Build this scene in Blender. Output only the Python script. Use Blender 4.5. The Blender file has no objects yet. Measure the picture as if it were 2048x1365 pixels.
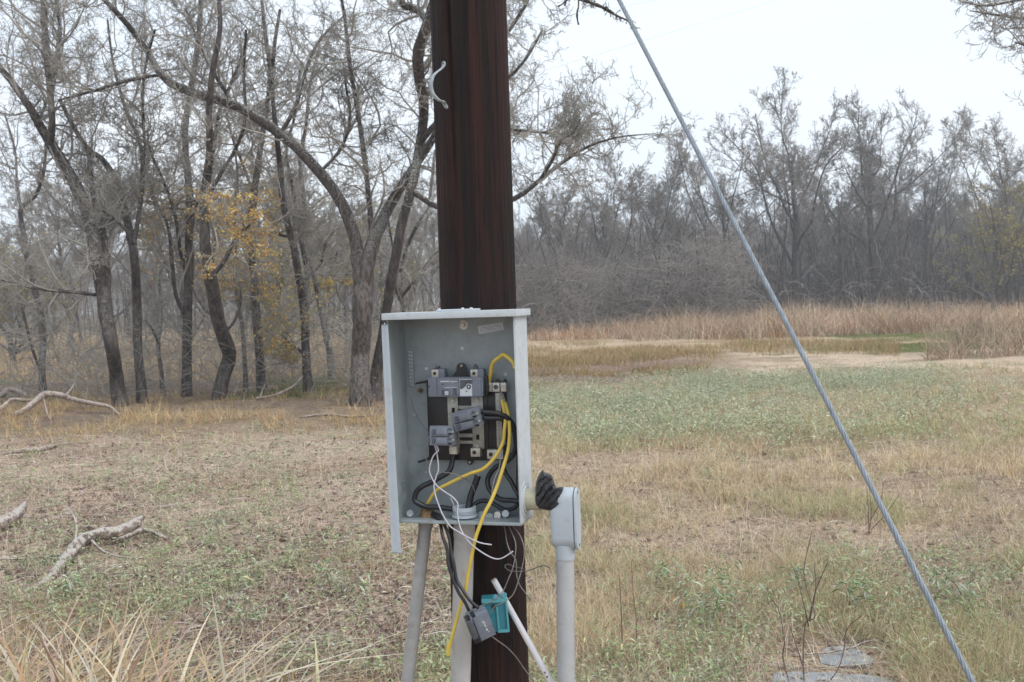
import bpy, bmesh, math, random
import numpy as np
from mathutils import Vector, Matrix
sc = bpy.context.scene
col = sc.collection
rad = math.radians
random.seed(7)
rng = np.random.default_rng(11)

# ---------------------------------------------------------------- camera
EYE = 1.55
FPX = 2060.0                       # focal length in pixels of the 2048 px photograph
cam_d = bpy.data.cameras.new("camera")
cam = bpy.data.objects.new("camera", cam_d); col.objects.link(cam)
cam_d.sensor_width = 36.0
cam_d.lens = 36.0 * FPX / 2048.0
cam_d.clip_start = 0.05; cam_d.clip_end = 3000
cam_d.dof.use_dof = True
cam_d.dof.focus_distance = 3.4
cam_d.dof.aperture_fstop = 10.0
CAMR = Matrix.Rotation(rad(90 - 2.28), 3, 'X') @ Matrix.Rotation(rad(-1.9), 3, 'Z')
cam.matrix_world = Matrix.Translation((0, 0, EYE)) @ CAMR.to_4x4()
sc.camera = cam
CR = np.array([list(r) for r in CAMR])

# ---------------------------------------------------------------- sky, sun, exposure
SUN_EL, SUN_AZ = rad(48), rad(128)          # azimuth clockwise from +Y: behind and to the right
w = bpy.data.worlds.new("World"); sc.world = w; w.use_nodes = True
nt = w.node_tree; nt.nodes.clear()
wo = nt.nodes.new("ShaderNodeOutputWorld"); bg = nt.nodes.new("ShaderNodeBackground")
sky = nt.nodes.new("ShaderNodeTexSky"); sky.sky_type = 'NISHITA'; sky.sun_disc = False
sky.sun_elevation = SUN_EL; sky.sun_rotation = SUN_AZ; sky.air_density = 1.2; sky.dust_density = 3.0
wtc = nt.nodes.new("ShaderNodeTexCoord"); wmp = nt.nodes.new("ShaderNodeMapping")
wmp.inputs['Scale'].default_value = (1.2, 1.2, 4.0)
wn = nt.nodes.new("ShaderNodeTexNoise"); wn.inputs['Scale'].default_value = 1.6; wn.inputs['Detail'].default_value = 4
wr = nt.nodes.new("ShaderNodeValToRGB")     # the overcast cloud sheet
wr.color_ramp.elements[0].position = 0.3; wr.color_ramp.elements[0].color = (0.76, 0.865, 1.0, 1)
wr.color_ramp.elements[1].position = 0.7; wr.color_ramp.elements[1].color = (0.88, 0.94, 1.0, 1)
wm = nt.nodes.new("ShaderNodeMix"); wm.data_type = 'RGBA'; wm.inputs[0].default_value = 0.95
wsc = nt.nodes.new("ShaderNodeVectorMath"); wsc.operation = 'SCALE'; wsc.inputs['Scale'].default_value = 9.3
L = nt.links
L.new(wtc.outputs['Generated'], wmp.inputs['Vector']); L.new(wmp.outputs['Vector'], wn.inputs['Vector'])
L.new(wn.outputs['Fac'], wr.inputs['Fac']); L.new(wr.outputs['Color'], wsc.inputs[0])
L.new(sky.outputs['Color'], wm.inputs[6]); L.new(wsc.outputs[0], wm.inputs[7])
L.new(wm.outputs[2], bg.inputs['Color']); bg.inputs['Strength'].default_value = 0.1
L.new(bg.outputs[0], wo.inputs['Surface'])
sun_d = bpy.data.lights.new("sun", 'SUN'); sun_d.energy = 1.5; sun_d.angle = rad(28); sun_d.color = (1.0, 0.97, 0.92)
sun = bpy.data.objects.new("sun", sun_d); col.objects.link(sun)
sd = Vector((math.sin(SUN_AZ) * math.cos(SUN_EL), math.cos(SUN_AZ) * math.cos(SUN_EL), math.sin(SUN_EL)))
sun.rotation_euler = sd.to_track_quat('Z', 'Y').to_euler(); sun.location = (8, -6, 12)
sc.view_settings.view_transform = 'Standard'; sc.view_settings.look = 'None'
sc.view_settings.exposure = 0.50; sc.view_settings.gamma = 1.0
sc.render.engine = 'CYCLES'
sc.cycles.max_bounces = 6; sc.cycles.diffuse_bounces = 3; sc.cycles.glossy_bounces = 2
sc.cycles.transparent_max_bounces = 4; sc.cycles.volume_bounces = 0

# ---------------------------------------------------------------- geometry helpers
def ray(u, v):
    d = CR @ np.array([(u - 1024) / FPX, -(v - 682.5) / FPX, -1.0])
    return d / d[1]
def P(u, v, D):
    """world point seen at photo pixel u, v at distance y = D"""
    d = ray(u, v)
    return np.array([d[0] * D, D, EYE + d[2] * D])
def project(p):
    q = CR.T @ (np.asarray(p, float) - np.array([0, 0, EYE]))
    return 1024 + FPX * q[0] / -q[2], 682.5 - FPX * q[1] / -q[2]
def vproject(X):
    q = (X - np.array([0, 0, EYE])) @ CR
    z = np.minimum(q[:, 2], -1e-3)
    return 1024 + FPX * q[:, 0] / -z, 682.5 - FPX * q[:, 1] / -z

_h = np.random.default_rng(5).random(65536)
def vnoise(x, y, s=0):
    xi = np.floor(x).astype(np.int64); yi = np.floor(y).astype(np.int64)
    fx = x - xi; fy = y - yi
    fx = fx * fx * (3 - 2 * fx); fy = fy * fy * (3 - 2 * fy)
    def hh(a, b): return _h[(a * 7919 + b * 104729 + s * 1299709) & 65535]
    return (hh(xi, yi) * (1 - fx) + hh(xi + 1, yi) * fx) * (1 - fy) + (hh(xi, yi + 1) * (1 - fx) + hh(xi + 1, yi + 1) * fx) * fy
def fbm(x, y, sc_=1.0, s=0, o=4):
    x = np.asarray(x, float) * sc_; y = np.asarray(y, float) * sc_
    t = 0; a = 0.5; n = 0
    for i in range(o):
        t = t + a * vnoise(x, y, s + i * 17); n += a
        x = x * 2.03 + 5.2; y = y * 2.03 + 1.3; a *= 0.5
    return t / n
def gh(x, y):
    """height of the ground"""
    x = np.asarray(x, float); y = np.asarray(y, float)
    near = np.clip((np.hypot(x, y) - 1.0) / 6.0, 0, 1)
    return near * (0.10 * (fbm(x, y, 0.35, 3) - 0.5) + 0.05 * (fbm(x, y, 1.7, 9) - 0.5))
def G(u, v):
    """where the photo pixel meets the ground"""
    d = ray(u, v)
    D = -EYE / d[2]
    for _ in range(4):
        z = float(gh(d[0] * D, D)); D = (z - EYE) / d[2]
    return np.array([d[0] * D, D, float(gh(d[0] * D, D))])

# ---------------------------------------------------------------- object helpers
def tag(o, label=None, cat=None, group=None, kind=None):
    if label: o["label"] = label
    if cat: o["category"] = cat
    if group: o["group"] = group
    if kind: o["kind"] = kind
    return o
def thing(name, label, cat, loc=(0, 0, 0), group=None):
    o = bpy.data.objects.new(name, None); col.objects.link(o)
    o.location = [float(c) for c in loc]; o.empty_display_size = 0.1
    o["base"] = [float(c) for c in loc]
    return tag(o, label, cat, group)
def base_of(o):
    while o.parent: o = o.parent
    return np.array(o.location, float)
def link_mesh(name, me, mat, parent=None):
    if mat is not None: me.materials.append(mat)
    o = bpy.data.objects.new(name, me); col.objects.link(o)
    if parent is not None: o.parent = parent
    return o
def np_mesh(name, V, F, mat, parent=None, colr=None, smooth=False, origin=None):
    """V (n,3) world; F list of int arrays (m,k) of polygons; colr (n,3) point colours"""
    base = base_of(parent) if parent is not None else (np.zeros(3) if origin is None else np.asarray(origin, float))
    me = bpy.data.meshes.new(name)
    F = [f for f in F if len(f)]
    nl = sum(f.size for f in F); nf = sum(len(f) for f in F)
    me.vertices.add(len(V)); me.loops.add(nl); me.polygons.add(nf)
    me.vertices.foreach_set("co", (np.asarray(V, float) - base).astype(np.float32).ravel())
    me.loops.foreach_set("vertex_index", np.concatenate([f.ravel() for f in F]).astype(np.int32))
    tot = np.concatenate([np.full(len(f), f.shape[1]) for f in F])
    st = np.concatenate([[0], np.cumsum(tot)[:-1]])
    me.polygons.foreach_set("loop_start", st.astype(np.int32))
    if smooth: me.polygons.foreach_set("use_smooth", np.ones(nf, bool))
    me.update(calc_edges=True)
    if colr is not None:
        a = me.color_attributes.new("tint", 'FLOAT_COLOR', 'POINT')
        c4 = np.ones((len(V), 4), np.float32); c4[:, :3] = colr
        a.data.foreach_set("color", c4.ravel())
    o = link_mesh(name, me, mat, parent)
    if parent is None and origin is not None: o.location = [float(c) for c in origin]
    return o

def catmull(pts, n):
    pts = np.asarray(pts, float)
    if len(pts) == 2:
        t = np.linspace(0, 1, n)[:, None]; return pts[0] * (1 - t) + pts[1] * t
    p = np.vstack([2 * pts[0] - pts[1], pts, 2 * pts[-1] - pts[-2]])
    d = np.r_[0, np.cumsum(np.linalg.norm(np.diff(pts[:, :3], axis=0), axis=1))]
    s = np.linspace(0, d[-1], n); out = []
    for q in s:
        i = min(max(np.searchsorted(d, q, side='right') - 1, 0), len(pts) - 2)
        t = (q - d[i]) / max(d[i + 1] - d[i], 1e-9)
        a, b, c, e = p[i], p[i + 1], p[i + 2], p[i + 3]
        out.append(0.5 * ((2 * b) + (-a + c) * t + (2 * a - 5 * b + 4 * c - e) * t * t + (-a + 3 * b - 3 * c + e) * t ** 3))
    return np.array(out)

def tubes(PT, R, s, bump=0.0, cap=False, ridge=0.0):
    """PT (N,K,3), R (N,K) -> verts, faces of N tubes with s sides"""
    PT = np.asarray(PT, float); R = np.asarray(R, float)
    N, K, _ = PT.shape
    T = np.gradient(PT, axis=1)
    T /= np.linalg.norm(T, axis=2, keepdims=True) + 1e-12
    ref = np.cross(T[:, 0], np.array([0.31, 0.57, 0.12]) + 0 * T[:, 0])
    U = np.zeros_like(PT); cur = ref / (np.linalg.norm(ref, axis=1, keepdims=True) + 1e-12)
    for k in range(K):
        cur = cur - T[:, k] * np.sum(cur * T[:, k], axis=1, keepdims=True)
        cur = cur / (np.linalg.norm(cur, axis=1, keepdims=True) + 1e-12)
        U[:, k] = cur
    W = np.cross(T, U)
    a = np.arange(s) * 2 * np.pi / s
    rr = R[:, :, None] * np.ones(s)
    if ridge: rr = rr * (1 + ridge * (rng.random((N, 1, s)) - 0.5 + 0.5 * (rng.random((N, K, s)) - 0.5)))
    if bump: rr = rr * (1 + bump * (rng.random((N, K, s)) - 0.5))
    V = PT[:, :, None, :] + rr[..., None] * (np.cos(a)[None, None, :, None] * U[:, :, None, :] + np.sin(a)[None, None, :, None] * W[:, :, None, :])
    idx = np.arange(N * K * s).reshape(N, K, s)
    A = idx[:, :-1, :]; B = idx[:, 1:, :]
    F = np.stack([A, np.roll(A, -1, 2), np.roll(B, -1, 2), B], -1).reshape(-1, 4)
    Fs = [F]
    if cap:
        Fs.append(idx[:, 0, ::-1].reshape(N, s)); Fs.append(idx[:, -1, :].reshape(N, s))
    return V.reshape(-1, 3), Fs
def merge(parts):
    V = []; by = {}; n = 0
    for v, fs in parts:
        V.append(v)
        for f in fs: by.setdefault(f.shape[1], []).append(f + n)
        n += len(v)
    return np.vstack(V), [np.vstack(x) for x in by.values()]
def one_tube(pts, r, s=10, n=None, cap=True, bump=0.0):
    pts = np.asarray(pts, float)
    rr = np.full(len(pts), float(r)) if np.isscalar(r) else np.asarray(r, float)
    if n is None: n = max(6, 4 * len(pts))
    q = catmull(np.c_[pts, rr], n)
    return tubes(q[None, :, :3], np.maximum(q[None, :, 3], 1e-4), s, bump=bump, cap=cap)

class MB:
    """collects bevelled boxes, cylinders, prisms into one mesh"""
    def __init__(s): s.bm = bmesh.new()
    def box(s, c, size, R=None, bev=0.0, seg=2):
        r = bmesh.ops.create_cube(s.bm, size=1.0); vs = r['verts']
        M = Matrix.Translation([float(x) for x in c]) @ (R.to_4x4() if R is not None else Matrix.Identity(4)) @ Matrix.Diagonal((*[float(x) for x in size], 1))
        bmesh.ops.transform(s.bm, matrix=M, verts=vs)
        if bev > 0:
            es = list({e for v in vs for e in v.link_edges})
            bmesh.ops.bevel(s.bm, geom=es, offset=bev, segments=seg, affect='EDGES', profile=0.6)
        return s
    def cyl(s, p0, p1, r0, r1=None, n=24, caps=True):
        p0 = Vector([float(x) for x in p0]); p1 = Vector([float(x) for x in p1]); d = p1 - p0
        r = bmesh.ops.create_cone(s.bm, cap_ends=caps, segments=n, radius1=r0, radius2=r0 if r1 is None else r1, depth=d.length)
        M = Matrix.Translation((p0 + p1) / 2) @ d.to_track_quat('Z', 'Y').to_matrix().to_4x4()
        bmesh.ops.transform(s.bm, matrix=M, verts=r['verts'])
        return s
    def ring(s, p0, axis, r_out, r_in, h, n=28):
        """washer: outer radius, inner radius, height along axis"""
        ax = Vector([float(x) for x in axis]).normalized(); p0 = Vector([float(x) for x in p0])
        q = ax.to_track_quat('Z', 'Y').to_matrix()
        L4 = []
        for (rr, hh) in ((r_in, 0), (r_out, 0), (r_out, h), (r_in, h)):
            L4.append([s.bm.verts.new(p0 + q @ Vector((rr * math.cos(a), rr * math.sin(a), hh))) for a in [2 * math.pi * i / n for i in range(n)]])
        for k in range(4):
            A, B = L4[k], L4[(k + 1) % 4]
            for i in range(n): s.bm.faces.new((A[i], A[(i + 1) % n], B[(i + 1) % n], B[i]))
        return s
    def prism(s, pts, vec):
        """polygon (world points) extruded along vec"""
        v = Vector([float(x) for x in vec])
        a = [s.bm.verts.new([float(x) for x in p]) for p in pts]; b = [s.bm.verts.new(x.co + v) for x in a]
        n = len(a); s.bm.faces.new(a[::-1]); s.bm.faces.new(b)
        for i in range(n): s.bm.faces.new((a[i], a[(i + 1) % n], b[(i + 1) % n], b[i]))
        return s
    def np(s, V, Fs):
        vs = [s.bm.verts.new(x) for x in V]
        for F in Fs:
            for f in F:
                try: s.bm.faces.new([vs[i] for i in f])
                except ValueError: pass
        return s
    def tube(s, pts, r, n=10, k=None, cap=True, bump=0.0):
        V, F = one_tube(pts, r, n, k, cap, bump); return s.np(V, F)
    def build(s, name, mat, parent=None, smooth=None, origin=None):
        base = base_of(parent) if parent is not None else (np.zeros(3) if origin is None else np.asarray(origin, float))
        bmesh.ops.recalc_face_normals(s.bm, faces=s.bm.faces)
        bmesh.ops.translate(s.bm, verts=s.bm.verts, vec=Vector([-float(c) for c in base]))
        me = bpy.data.meshes.new(name); s.bm.to_mesh(me); s.bm.free()
        if smooth is not None:
            me.polygons.foreach_set("use_smooth", np.ones(len(me.polygons), bool))
            me.set_sharp_from_angle(angle=rad(smooth))
        o = link_mesh(name, me, mat, parent)
        if parent is None and origin is not None: o.location = [float(c) for c in origin]
        return o

# ---------------------------------------------------------------- materials
def mat_new(name):
    m = bpy.data.materials.new(name); m.use_nodes = True
    return m, m.node_tree, m.node_tree.nodes['Principled BSDF']
def N(t, kind, **kw):
    n = t.nodes.new(kind)
    for k, v in kw.items():
        if k in n.inputs: n.inputs[k].default_value = v
        else: setattr(n, k, v)
    return n
def mixc(t, fac, a, b, mode='MIX'):
    m = t.nodes.new("ShaderNodeMix"); m.data_type = 'RGBA'; m.blend_type = mode
    for s, x in ((0, fac), (6, a), (7, b)):
        if isinstance(x, bpy.types.NodeSocket): t.links.new(x, m.inputs[s])
        elif s == 0: m.inputs[0].default_value = x
        else: m.inputs[s].default_value = (*x, 1) if len(x) == 3 else x
    return m.outputs[2]
def noise(t, scale, detail=4, mapping=None, rough=0.55, coord='Object', dist=0.0):
    tc = t.nodes.new("ShaderNodeTexCoord"); src = tc.outputs[coord]
    if mapping:
        mp = t.nodes.new("ShaderNodeMapping"); mp.inputs['Scale'].default_value = mapping
        t.links.new(src, mp.inputs['Vector']); src = mp.outputs['Vector']
    n = t.nodes.new("ShaderNodeTexNoise"); n.inputs['Scale'].default_value = scale; n.inputs['Detail'].default_value = detail
    n.inputs['Roughness'].default_value = rough; n.inputs['Distortion'].default_value = dist
    t.links.new(src, n.inputs['Vector']); return n.outputs['Fac']
def ramp(t, fac, p0, p1, inv=False):
    r = t.nodes.new("ShaderNodeMapRange"); r.interpolation_type = 'SMOOTHSTEP'
    t.links.new(fac, r.inputs[0]); r.inputs[1].default_value = p0; r.inputs[2].default_value = p1
    if inv: r.inputs[3].default_value = 1; r.inputs[4].default_value = 0
    return r.outputs[0]
def bumpn(t, b, h, strength=0.3, dist=0.01):
    n = t.nodes.new("ShaderNodeBump"); n.inputs['Strength'].default_value = strength; n.inputs['Distance'].default_value = dist
    t.links.new(h, n.inputs['Height']); t.links.new(n.outputs[0], b.inputs['Normal'])
def simple(name, c, rough=0.5, metal=0.0, var=0.25, scale=60, bump=0.0, dirt=None, dirt_amt=0.5, dirt_scale=14, map_=None, spec=0.5):
    m, t, b = mat_new(name)
    n = noise(t, scale, 5, map_)
    dark = tuple(x * (1 - var) for x in c); light = tuple(min(1, x * (1 + var * 0.6)) for x in c)
    cc = mixc(t, ramp(t, n, 0.3, 0.7), dark, light)
    if dirt:
        d = noise(t, dirt_scale, 6, map_, 0.7)
        mu = t.nodes.new("ShaderNodeMath"); mu.operation = 'MULTIPLY'; mu.inputs[1].default_value = dirt_amt
        t.links.new(ramp(t, d, 0.5, 0.72), mu.inputs[0])
        cc = mixc(t, mu.outputs[0], cc, dirt)
    t.links.new(cc, b.inputs['Base Color'])
    b.inputs['Roughness'].default_value = rough; b.inputs['Metallic'].default_value = metal
    b.inputs['Specular IOR Level'].default_value = spec
    if bump: bumpn(t, b, n, bump, 0.004)
    return m
def tinted(name, rough=0.8, var=0.0, trans=0.0):
    """colour from the mesh's own tint attribute (natural variation of blades, leaves, chips)"""
    m, t, b = mat_new(name)
    a = t.nodes.new("ShaderNodeAttribute"); a.attribute_name = "tint"
    t.links.new(a.outputs['Color'], b.inputs['Base Color'])
    b.inputs['Roughness'].default_value = rough; b.inputs['Specular IOR Level'].default_value = 0.2
    if trans:
        tr = t.nodes.new("ShaderNodeBsdfTranslucent"); t.links.new(a.outputs['Color'], tr.inputs['Color'])
        mx = t.nodes.new("ShaderNodeMixShader"); mx.inputs[0].default_value = trans
        t.links.new(b.outputs[0], mx.inputs[1]); t.links.new(tr.outputs[0], mx.inputs[2])
        t.links.new(mx.outputs[0], t.nodes['Material Output'].inputs['Surface'])
    return m
def bark(name, c0, c1, lichen, lich_amt, lich_scale=9, bump=0.9, lo=0.52, top=0.0):
    m, t, b = mat_new(name)
    n = noise(t, 16, 5, (1, 1, 0.28), 0.65)
    cc = mixc(t, ramp(t, n, 0.35, 0.65), c0, c1)
    l = noise(t, lich_scale, 6, None, 0.75)
    mu = t.nodes.new("ShaderNodeMath"); mu.operation = 'MULTIPLY'; mu.inputs[1].default_value = lich_amt
    src = l
    if top:                                    # lichen colour (pale tone on logs) favours the upper sides
        ge = t.nodes.new("ShaderNodeNewGeometry"); sx = t.nodes.new("ShaderNodeSeparateXYZ"); t.links.new(ge.outputs['Normal'], sx.inputs[0])
        ma = t.nodes.new("ShaderNodeMath"); ma.operation = 'MULTIPLY_ADD'; ma.inputs[1].default_value = top; t.links.new(sx.outputs['Z'], ma.inputs[0]); t.links.new(l, ma.inputs[2]); src = ma.outputs[0]
    t.links.new(ramp(t, src, lo, lo + 0.1), mu.inputs[0])
    cc = mixc(t, mu.outputs[0], cc, lichen)
    t.links.new(cc, b.inputs['Base Color']); b.inputs['Roughness'].default_value = 0.95
    b.inputs['Specular IOR Level'].default_value = 0.15
    bumpn(t, b, n, bump, 0.03)
    return m
# ================================================================ FOREGROUND: pole, panel, conduits, wires
M_pole, t, b = mat_new("creosote_wood")
n1 = noise(t, 9, 5, (3.2, 3.2, 0.16), 0.6, dist=0.4)
n2 = noise(t, 30, 5, (3.0, 3.0, 0.10), 0.7)
n3 = noise(t, 3.2, 4, (2.0, 2.0, 0.35), 0.6)
cc = mixc(t, ramp(t, n1, 0.36, 0.66), (0.011, 0.0075, 0.0075), (0.034, 0.0135, 0.010))
cc = mixc(t, ramp(t, n3, 0.5, 0.72), cc, (0.052, 0.019, 0.0125))
cc = mixc(t, ramp(t, n2, 0.52, 0.66, inv=False), cc, (0.008, 0.006, 0.0075))
t.links.new(cc, b.inputs['Base Color']); b.inputs['Roughness'].default_value = 0.75; b.inputs['Specular IOR Level'].default_value = 0.22
bumpn(t, b, n2, 1.0, 0.010)

M_encl = simple("panel_paint_shaded", (0.285, 0.325, 0.34), 0.42, 0.0, 0.06, 30, dirt=(0.17, 0.165, 0.14), dirt_amt=0.42, dirt_scale=26)  # panel grey darkened, so the box's inner shade is in the colour
M_outer = simple("panel_paint_lit_weathered", (0.50, 0.54, 0.575), 0.5, 0.0, 0.05, 24, dirt=(0.33, 0.31, 0.27), dirt_amt=0.5, dirt_scale=55)  # same grey made paler to paint in light on outer faces, plus dirt
M_zinc = simple("zinc", (0.48, 0.46, 0.41), 0.42, 0.75, 0.25, 80, dirt=(0.25, 0.2, 0.14), dirt_amt=0.5)
M_alu = simple("aluminium_lug", (0.52, 0.50, 0.45), 0.45, 0.6, 0.2, 80, dirt=(0.2, 0.18, 0.14), dirt_amt=0.5)
M_bus = simple("bus_metal", (0.36, 0.36, 0.33), 0.45, 0.5, 0.2, 40, dirt=(0.15, 0.15, 0.12), dirt_amt=0.6)
M_blackp = simple("black_plastic", (0.012, 0.012, 0.014), 0.35, 0, 0.2, 40)
M_hole = simple("dark_hole", (0.008, 0.008, 0.008), 0.8, 0, 0.1, 40)
M_brk = simple("breaker_grey", (0.155, 0.175, 0.215), 0.45, 0, 0.12, 60, dirt=(0.25, 0.26, 0.28), dirt_amt=0.35, dirt_scale=30)
M_brk2 = simple("breaker_dark_grey", (0.075, 0.082, 0.095), 0.5, 0, 0.15, 60)
M_label = simple("faded_label", (0.56, 0.60, 0.64), 0.6, 0, 0.08, 60, dirt=(0.35, 0.36, 0.38), dirt_amt=0.5, dirt_scale=60)
M_yel = simple("yellow_insulation", (0.66, 0.49, 0.085), 0.42, 0, 0.08, 30, dirt=(0.38, 0.22, 0.04), dirt_amt=0.45, dirt_scale=18)
M_blk = simple("black_insulation", (0.013, 0.014, 0.019), 0.32, 0, 0.2, 50, dirt=(0.045, 0.045, 0.05), dirt_amt=0.5, dirt_scale=30)
M_wht = simple("white_wire", (0.52, 0.50, 0.56), 0.5, 0, 0.1, 60, dirt=(0.32, 0.28, 0.25), dirt_amt=0.5)
M_gry = simple("grey_wire", (0.20, 0.185, 0.17), 0.6, 0, 0.2, 60, dirt=(0.08, 0.07, 0.06), dirt_amt=0.7, dirt_scale=40)
M_cop = simple("bare_strands", (0.42, 0.38, 0.34), 0.35, 0.8, 0.3, 120)
M_pvcg = simple("grey_pvc", (0.33, 0.33, 0.325), 0.55, 0, 0.10, 26, dirt=(0.21, 0.19, 0.16), dirt_amt=0.6, dirt_scale=22)
M_pvcw = simple("faded_pvc", (0.43, 0.425, 0.415), 0.5, 0, 0.05, 20, dirt=(0.30, 0.25, 0.19), dirt_amt=0.55, dirt_scale=26)
M_pvcs = simple("pale_pvc_riser", (0.40, 0.41, 0.42), 0.48, 0, 0.05, 20, dirt=(0.29, 0.27, 0.24), dirt_amt=0.55, dirt_scale=28)
M_lb = simple("conduit_body_plastic", (0.43, 0.48, 0.53), 0.5, 0, 0.04, 20, dirt=(0.33, 0.35, 0.36), dirt_amt=0.5, dirt_scale=30)
M_cream = simple("cream_pvc", (0.42, 0.40, 0.29), 0.5, 0, 0.06, 20, dirt=(0.3, 0.27, 0.19), dirt_amt=0.5, dirt_scale=14)
M_tape = simple("black_tape", (0.018, 0.018, 0.022), 0.38, 0, 0.25, 40, bump=0.5)
M_seam = simple("dark_gasket", (0.03, 0.03, 0.035), 0.8, 0, 0.1, 40)
M_teal = simple("teal_plastic", (0.035, 0.20, 0.25), 0.35, 0, 0.12, 30, dirt=(0.06, 0.27, 0.31), dirt_amt=0.4)
M_white = simple("white_pvc", (0.66, 0.64, 0.66), 0.45, 0, 0.04, 20, dirt=(0.42, 0.36, 0.31), dirt_amt=0.4, dirt_scale=9)
M_rust = simple("rust_stain", (0.20, 0.085, 0.035), 0.8, 0, 0.3, 60)
M_guy = simple("galvanised_strand", (0.26, 0.29, 0.325), 0.5, 0.35, 0.15, 60)
M_cork = simple("rusty_screw", (0.30, 0.19, 0.10), 0.8, 0.2, 0.3, 90)

# ---- box frame
PSI = rad(15)
X = np.array([math.cos(PSI), -math.sin(PSI), 0]); IN = np.array([math.sin(PSI), math.cos(PSI), 0]); Z = np.array([0, 0, 1.0]); OUT = -IN
DEP = 0.118
FL = P(783, 842, 2.66)
BO = FL + DEP * IN                                # point on the inner back wall
RB = Matrix((list(X), list(IN), list(Z))).transposed()
def B(u, v, w_=0.0):
    """photo pixel -> point on the plane w_ in front of the panel's back wall"""
    d = ray(u, v); o = np.array([0, 0, EYE]); q = BO + w_ * OUT
    return o + d * (np.dot(q - o, IN) / np.dot(d, IN))
def loc(p): q = np.asarray(p) - BO; return np.dot(q, X), np.dot(q, OUT), q[2]
def W(x, w_, z): return BO + X * x + OUT * w_ + Z * z
XR = loc(B(1034, 842, DEP))[0]                    # right wall
ZT = loc(B(775, 629.5, DEP))[2]; ZB = loc(B(791, 1043, DEP))[2]
print("panel w,zt,zb", XR, ZT, ZB, "abs bottom", (BO[2] + ZB), "top", BO[2] + ZT)
TH = 0.003
# ---- pole: its axis just behind the panel's back wall
R0 = 0.104
Dp = 2.8
for _ in range(30):
    pc = P(957, 610, Dp); dist = np.dot(pc - BO, IN) - TH
    Dp += (R0 + 0.006 - dist) * 0.8
pc = P(957, 610, Dp); PX, PY = pc[0], pc[1]
print("pole at", PX, PY)
nz, ns = 260, 220
zz = np.linspace(-0.3, 5.2, nz); aa = np.arange(ns) * 2 * np.pi / ns
AA, ZZ = np.meshgrid(aa, zz)
rr = R0 * (1 - 0.012 * (ZZ - 1.5))
rr = rr + 0.0022 * (fbm(np.cos(AA) * 9 + np.sin(AA) * 7, ZZ * 0.5 + np.sin(AA) * 9, 1.0, 4) - 0.5) * 2
for k in range(46):                                # drying checks
    a0 = rng.random() * 6.28; z0 = rng.random() * 4.5; ln = 0.3 + rng.random() * 0.9; dp = 0.0015 + 0.006 * rng.random() ** 2
    da = np.abs((AA - a0 - 0.03 * np.sin(ZZ * 3 + k) + np.pi) % (2 * np.pi) - np.pi)
    rr = rr - dp * np.exp(-(da / (0.018 + 0.02 * (k % 3))) ** 2) * np.clip(1 - ((ZZ - z0) / ln) ** 2, 0, 1)
V = np.stack([PX + rr * np.cos(AA), PY + rr * np.sin(AA), ZZ], -1).reshape(-1, 3)
I = np.arange(nz * ns).reshape(nz, ns); A_ = I[:-1]; B_ = I[1:]
F = np.stack([A_, np.roll(A_, -1, 1), np.roll(B_, -1, 1), B_], -1).reshape(-1, 4)
pole = np_mesh("utility_pole", V, [F, I[-1].reshape(1, -1)], M_pole, None, None, True, origin=(PX, PY, 0))
tag(pole, "tall dark reddish brown creosoted wooden pole behind the open grey box", "utility pole")

# ---- electrical panel
panel = thing("electrical_panel", "open grey metal electrical box without its cover mounted on the dark wooden pole", "electrical box", W(XR / 2, 0, ZB))
hz = (ZT - ZB)
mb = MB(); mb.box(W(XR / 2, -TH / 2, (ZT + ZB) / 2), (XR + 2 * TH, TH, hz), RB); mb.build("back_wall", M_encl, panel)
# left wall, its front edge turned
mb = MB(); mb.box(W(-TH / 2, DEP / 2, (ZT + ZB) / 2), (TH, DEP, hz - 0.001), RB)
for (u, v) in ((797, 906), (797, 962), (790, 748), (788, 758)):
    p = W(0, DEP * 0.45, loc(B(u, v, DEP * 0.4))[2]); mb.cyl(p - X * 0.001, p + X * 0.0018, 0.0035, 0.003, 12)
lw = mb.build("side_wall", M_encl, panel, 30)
mb = MB(); pk = W(0, DEP * 0.55, loc(B(810, 985, DEP * 0.5))[2])
for r_ in (0.030, 0.022, 0.0145): mb.ring(pk, X, r_, r_ - 0.0012, 0.0009)
mb.build("knockout", M_encl, panel, 30)
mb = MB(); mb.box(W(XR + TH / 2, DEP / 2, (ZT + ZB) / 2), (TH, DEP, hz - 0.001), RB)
# thin front flange on the right side
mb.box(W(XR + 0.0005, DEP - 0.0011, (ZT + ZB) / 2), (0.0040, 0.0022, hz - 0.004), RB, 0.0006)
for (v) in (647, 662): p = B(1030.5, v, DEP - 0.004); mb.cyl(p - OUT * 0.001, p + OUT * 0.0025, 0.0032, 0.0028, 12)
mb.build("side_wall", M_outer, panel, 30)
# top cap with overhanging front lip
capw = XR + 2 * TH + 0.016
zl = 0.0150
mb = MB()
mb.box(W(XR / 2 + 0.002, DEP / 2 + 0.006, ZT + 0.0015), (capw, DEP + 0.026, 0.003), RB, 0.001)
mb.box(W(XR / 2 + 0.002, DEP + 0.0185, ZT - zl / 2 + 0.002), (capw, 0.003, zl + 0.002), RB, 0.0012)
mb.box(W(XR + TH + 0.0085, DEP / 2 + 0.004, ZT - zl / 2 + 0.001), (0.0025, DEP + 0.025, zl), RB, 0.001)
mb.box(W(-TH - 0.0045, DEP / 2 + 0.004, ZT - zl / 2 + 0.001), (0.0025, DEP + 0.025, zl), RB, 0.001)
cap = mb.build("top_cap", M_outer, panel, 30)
pa = loc(B(875, 618, DEP * 0.7))[0]; pb = loc(B(948, 618, DEP * 0.7))[0]
mb = MB(); mb.box(W((pa + pb) / 2, DEP * 0.5, ZT + 0.0055), (pb - pa, 0.07, 0.005), RB, 0.0015)
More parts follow.
